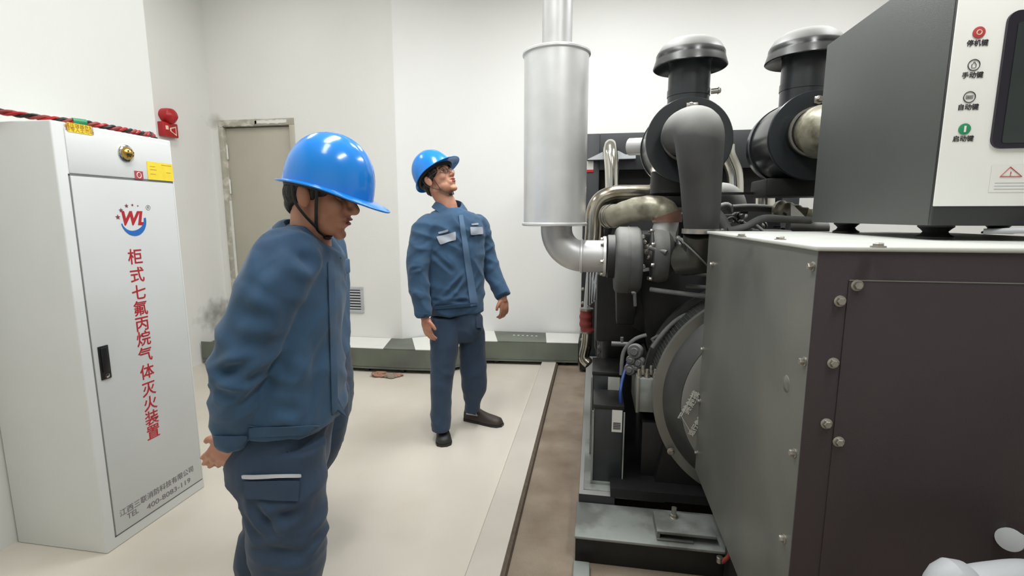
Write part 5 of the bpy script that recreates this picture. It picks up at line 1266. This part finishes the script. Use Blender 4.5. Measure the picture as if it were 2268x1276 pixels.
# ---- person behind the leaning one, almost hidden
def blue_person_hidden():
    D = 2.0
    ft = onz(672, 1178, 0)
    P = thing('person', 'person almost hidden behind the leaning person, only a pale chest edge and dark trousers showing', 'person', (ft.x, ft.y, 0), 'people in blue workwear and blue helmets')
    H = Head(cd(702, 440, D), CR * 0.98 - UP * 0.08, UP, 0.98)
    body = G(); H.skin(body)
    nb = cd(682, 510, D)
    limb(body, [H.P(-0.01, 0, -0.03), H.P(-0.01, 0, -0.08), nb, nb - UP * 0.06], [0.056, 0.054, 0.058, 0.07])
    body.ell(nb - UP * 0.05, CR * 0.07, CF * 0.14, UP * 0.045)
    loft_px(body, [(540, 650, 740, D, 0.12), (700, 655, 745, D, 0.12), (830, 655, 745, D, 0.13)])
    for sgn in (-1, 1):
        s_ = nb + CF * 0.18 * sgn - UP * 0.07; e = s_ - UP * 0.29 - CR * 0.02 + CF * 0.03 * sgn; w = e - UP * 0.23 + CR * 0.02
        limb(body, [nb - UP * 0.06, s_, e, w], [0.05, 0.05, 0.04, 0.026])
        hand(body, w, -UP + CR * 0.1, CR, -CF * sgn, 0.8, 0.92)
        limb(body, [cd(700, 830, D) + CF * 0.09 * sgn, cd(695, 1000, D) + CF * 0.1 * sgn, cd(642, 1140, D) + CF * 0.1 * sgn], [0.07, 0.05, 0.035])
    me = remesh(body, 0.0055, 1, 'person_body'); H.sculpt(me)
    bd = finish('body', me, M_skin, P, 180); H.details(bd); H.hair(P); hm = H.helmet(P, 0.02, 0.034); H.straps(hm)
    g = G()
    loft_px(g, [(770, 664, 765, D, 0.15), (830, 658, 772, D, 0.17), (890, 662, 773, D, 0.17), (930, 668, 768, D, 0.14)])
    for sgn in (-1, 1):
        loft_px(g, [(860, 664, 770, D + 0.09 * sgn, 0.085), (940, 664, 767, D + 0.1 * sgn, 0.085), (1010, 655, 745, D + 0.1 * sgn, 0.08), (1055, 640, 714, D + 0.1 * sgn, 0.075), (1110, 615, 690, D + 0.1 * sgn, 0.07), (1160, 605, 675, D + 0.1 * sgn, 0.065)])
    me = remesh(g, 0.010, 3, 'trousers'); wrinkle(me, 0.006, sc=(5, 5, 9), seed=6.0); tro = finish('trousers', me, M_clothd, P, 180)
    g = G()
    loft_px(g, [(492, 658, 722, D, 0.08), (510, 648, 738, D, 0.15), (535, 640, 750, D, 0.18), (570, 640, 757, D, 0.19), (640, 642, 763, D, 0.18), (720, 644, 764, D, 0.18), (775, 646, 766, D, 0.18), (792, 650, 764, D, 0.175)])
    for sgn in (-1, 1):
        s_ = nb + CF * 0.18 * sgn - UP * 0.08 - CR * 0.03
        limb(g, [s_ - CF * 0.06 * sgn, s_, s_ - UP * 0.29 - CR * 0.02 + CF * 0.03 * sgn, s_ - UP * 0.50 + CR * 0.0 + CF * 0.02 * sgn], [0.085, 0.082, 0.068, 0.046])
    me = remesh(g, 0.010, 3, 'jacket'); wrinkle(me, 0.006, sc=(5, 5, 10), seed=4.0); jk = finish('jacket', me, M_clothl, P, 180)
    collar(jk, cd(684, 508, D), CR, 0, 0.06, 0.06, 0.025, M_clothl, gap=0.4)
    fr_ = cd(770, 560, D); g = G(); q = cd(764, 590, D) - CF * 0.02; g.box(q + V((-0.012, -0.05, -0.03)), q + V((0.006, 0.05, 0.03)), 0.006); obj('pocket_flap', g, M_clothl, jk)
    for sgn in (-1, 1):
        h = cd(604, 1175, D + 0.1 * sgn); shoe(P, V((h.x, h.y, 0)), V((h.x, h.y, 0)) + CR * 0.13 + CF * 0.21, M_shoe)
    return P

# ---- person looking up, standing by the back wall
def blue_person_up():
    ft = onz(1025, 955, 0)
    P = thing('person', 'person in blue workwear, blue helmet and glasses standing by the wall and looking up', 'person', (ft.x, ft.y, 0), 'people in blue workwear and blue helmets')
    D = 3.02
    bf = (CR * 0.5 - CF * 0.866); br = bf.cross(UP)       # body forward, body right
    H = Head(cd(969, 404, D), CR * 0.76 - CF * 0.40 + UP * 0.50, UP, 1.08)
    body = G(); H.skin(body)
    nb = cd(990, 462, D)
    limb(body, [H.P(-0.015, 0, -0.01), H.P(-0.012, 0, -0.06), nb + bf * 0.01 + UP * 0.02, nb - UP * 0.06], [0.056, 0.056, 0.057, 0.07])
    body.ell(nb - UP * 0.07, bf * 0.06, br * 0.11, UP * 0.04)
    loft_px(body, [(490, 970, 1030, D, 0.07), (560, 972, 1038, D, 0.07), (680, 976, 1044, D, 0.06), (710, 980, 1044, D, 0.06)])
    rs_, re, rw = cd(940, 505, 2.93), cd(927, 605, 2.88), cd(941, 703, 2.84)
    ls_, le, lw = cd(1060, 500, 3.12), cd(1082, 585, 3.14), cd(1114, 658, 3.06)
    limb(body, [nb - UP * 0.06, rs_, re, rw], [0.05, 0.05, 0.04, 0.027]); limb(body, [nb - UP * 0.06, ls_, le, lw], [0.05, 0.05, 0.04, 0.027])
    hand(body, rw, -UP + CR * 0.16, bf * 0.6 + CR * 0.3, CR * 0.9 + CF * 0.2, 0.75, 1.0)
    hand(body, lw, -UP + CR * 0.12 - CF * 0.1, -CR * 0.45 - CF * 0.5, -CR * 0.6 + CF * 0.5, 1.1, 0.98)
    limb(body, [cd(1005, 690, 3.03), cd(988, 730, 2.99), cd(982, 830, 2.93), cd(977, 945, 2.90)], [0.04, 0.055, 0.045, 0.036]); limb(body, [cd(1018, 690, 3.05), cd(1036, 730, 3.08), cd(1046, 820, 3.10), cd(1046, 905, 3.16)], [0.04, 0.055, 0.045, 0.036])
    me = remesh(body, 0.0045, 2, 'person_body'); H.sculpt(me)
    bd = finish('body', me, M_skin, P, 180); H.details(bd)
    H.hair(P, 0.8); hm = H.helmet(P, 0.006, 0.046, 0.2, 0.96); H.straps(hm, -0.102)
    # glasses
    g = G()
    for y in (1, -1):
        c = (0.101, y * 0.033, 0.016)
        ringp = [H.P(c[0] - 0.10 * abs(math.cos(a)) * 0.02 - (0.004 if math.cos(a) * y > 0 else 0), c[1] + 0.024 * math.cos(a), c[2] + 0.017 * math.sin(a)) for a in [2 * math.pi * i / 28 for i in range(28)]]
        g.tube(ringp, 0.0014, 6, close=True)
        g.tube([H.P(0.093, y * 0.057, 0.020), H.P(0.075, y * 0.070, 0.020), H.P(0.0, y * 0.084, 0.018)], 0.0015, 6)
    g.tube(sm([H.P(0.101, 0.010, 0.020), H.P(0.106, 0, 0.023), H.P(0.101, -0.010, 0.020)], 4), 0.0012, 6)
    gl = obj('glasses', g, M_gold, P, 60)
    for y in (1, -1):
        g = G(); g.ell(H.P(0.0995, y * 0.033, 0.016), H.f * 0.0008, H.l * 0.023, H.u * 0.016, 20, 8); obj('lens', g, M_lens, gl, 60)
    # trousers
    g = G()
    def rows(L, a=CR, b=CF): loft_px(g, L, a, b)
    rows([(670, 962, 1058, 3.03, 0.095), (700, 958, 1066, 3.03, 0.105), (730, 958, 1069, 3.03, 0.105), (752, 968, 1056, 3.03, 0.09)])
    rows([(700, 955, 1017, 2.98, 0.095), (760, 954, 1016, 2.96, 0.095), (820, 955, 1006, 2.94, 0.085), (880, 955, 999, 2.92, 0.078), (925, 954, 998, 2.91, 0.074), (950, 956, 996, 2.90, 0.070)])
    rows([(700, 1010, 1069, 3.07, 0.095), (760, 1017, 1074, 3.08, 0.095), (820, 1020, 1077, 3.10, 0.088), (862, 1024, 1076, 3.12, 0.085), (888, 1030, 1064, 3.14, 0.072), (908, 1030, 1062, 3.15, 0.068)])
    me = remesh(g, 0.008, 3, 'trousers'); wrinkle(me, 0.006, sc=(6, 6, 9), seed=9.0)
    tro = finish('trousers', me, M_clothd, P, 180)
    # jacket: rings turned with the body
    g = G()
    cs, hs, ts = [], [], []
    for (py, pxc, hw, th) in ((462, 998, 0.066, 0.062), (470, 1001, 0.115, 0.075), (482, 1003, 0.168, 0.100), (505, 1004, 0.198, 0.122), (560, 1006, 0.190, 0.128), (620, 1008, 0.184, 0.124), (670, 1010, 0.184, 0.124), (686, 1011, 0.176, 0.120), (692, 1011, 0.172, 0.116)):
        cs.append(cd(pxc, py, D)); hs.append(hw); ts.append(th)
    C2 = sm(cs, 4); H2 = lerps(hs, 4); T2 = lerps(ts, 4)
    g.rings([ring(c, br * h, bf * t, e=2.3) for c, h, t in zip(C2, H2, T2)])
    limb(g, [cd(958, 492, 2.97), cd(941, 508, 2.93), cd(930, 555, 2.89), cd(925, 605, 2.87), cd(932, 660, 2.85), cd(940, 702, 2.84)], [0.062, 0.070, 0.066, 0.062, 0.055, 0.044])
    limb(g, [cd(1050, 490, 3.08), cd(1062, 508, 3.12), cd(1075, 555, 3.14), cd(1085, 590, 3.13), cd(1104, 632, 3.09), cd(1115, 656, 3.06)], [0.060, 0.066, 0.060, 0.057, 0.052, 0.043])
    me = remesh(g, 0.007, 3, 'jacket')
    cr = [(cd(905, 600, 2.8), cd(945, 590, 2.8), 0.010, 0.009), (cd(910, 650, 2.78), cd(950, 660, 2.78), 0.010, 0.009), (cd(985, 660, 2.88), cd(1040, 600, 2.9), 0.012, 0.010), (cd(960, 560, 2.88), cd(1000, 600, 2.88), 0.012, 0.008), (cd(1070, 600, 3.05), cd(1105, 585, 3.05), 0.010, 0.008), (cd(960, 665, 2.88), cd(1060, 668, 2.92), 0.010, 0.008)]
    wrinkle(me, 0.010, [(a, b, w, d * 1.3) for a, b, w, d in cr], sc=(5.5, 5.5, 10), seed=12.0)
    jk = finish('jacket', me, M_cloth, P, 180)
    collar(jk, cd(996, 457, D), bf, 0, 0.064, 0.070, 0.030, M_cloth, tilt=0.25, gap=0.45)
    bj = bvh_of(jk); bt = bvh_of(tro)
    patch('pocket_flap', bj, ((965, 524), (1009, 512), (1011, 532), (975, 543)), M_pockt, jk, 10, 5, 0.005, 0.004)
    patch('name_tape', bj, ((969, 514), (993, 507), (994, 513), (971, 520)), M_pockt, jk, 6, 2, 0.004, 0.003)
    patch('pocket_flap', bj, ((1039, 502), (1067, 502), (1069, 520), (1041, 521)), M_pockt, jk, 10, 5, 0.005, 0.004)
    patch('name_tape', bj, ((1042, 495), (1058, 494), (1060, 499), (1043, 500)), M_pockt, jk, 6, 2, 0.004, 0.003)
    patch('placket', bj, ((1014, 475), (1025, 474), (1060, 676), (1040, 682)), M_clothl, jk, 4, 30, 0.003, 0.003)
    patch('waist_band', bj, ((962, 676), (1058, 668), (1058, 678), (962, 687)), M_cloth, jk, 20, 2, 0.003, 0.003)
    patch('cuff_band', bj, ((918, 690), (957, 694), (957, 706), (921, 703)), M_cloth, jk, 8, 3, 0.003, 0.003)
    patch('cuff_band', bj, ((1100, 652), (1130, 640), (1132, 652), (1104, 664)), M_cloth, jk, 8, 3, 0.003, 0.003)
    patch('thigh_pocket', bt, ((1052, 700), (1065, 700), (1067, 728), (1053, 728)), M_clothd, tro, 5, 5, 0.006, 0.004)
    h = onz(979, 962, 0); shoe(P, h + CF * 0.03, onz(984, 990, 0) , M_shoe)
    h = onz(1030, 928, 0); shoe(P, h, onz(1112, 944, 0), M_shoeb)
    return P
blue_person_front()
blue_person_hidden()
blue_person_up()
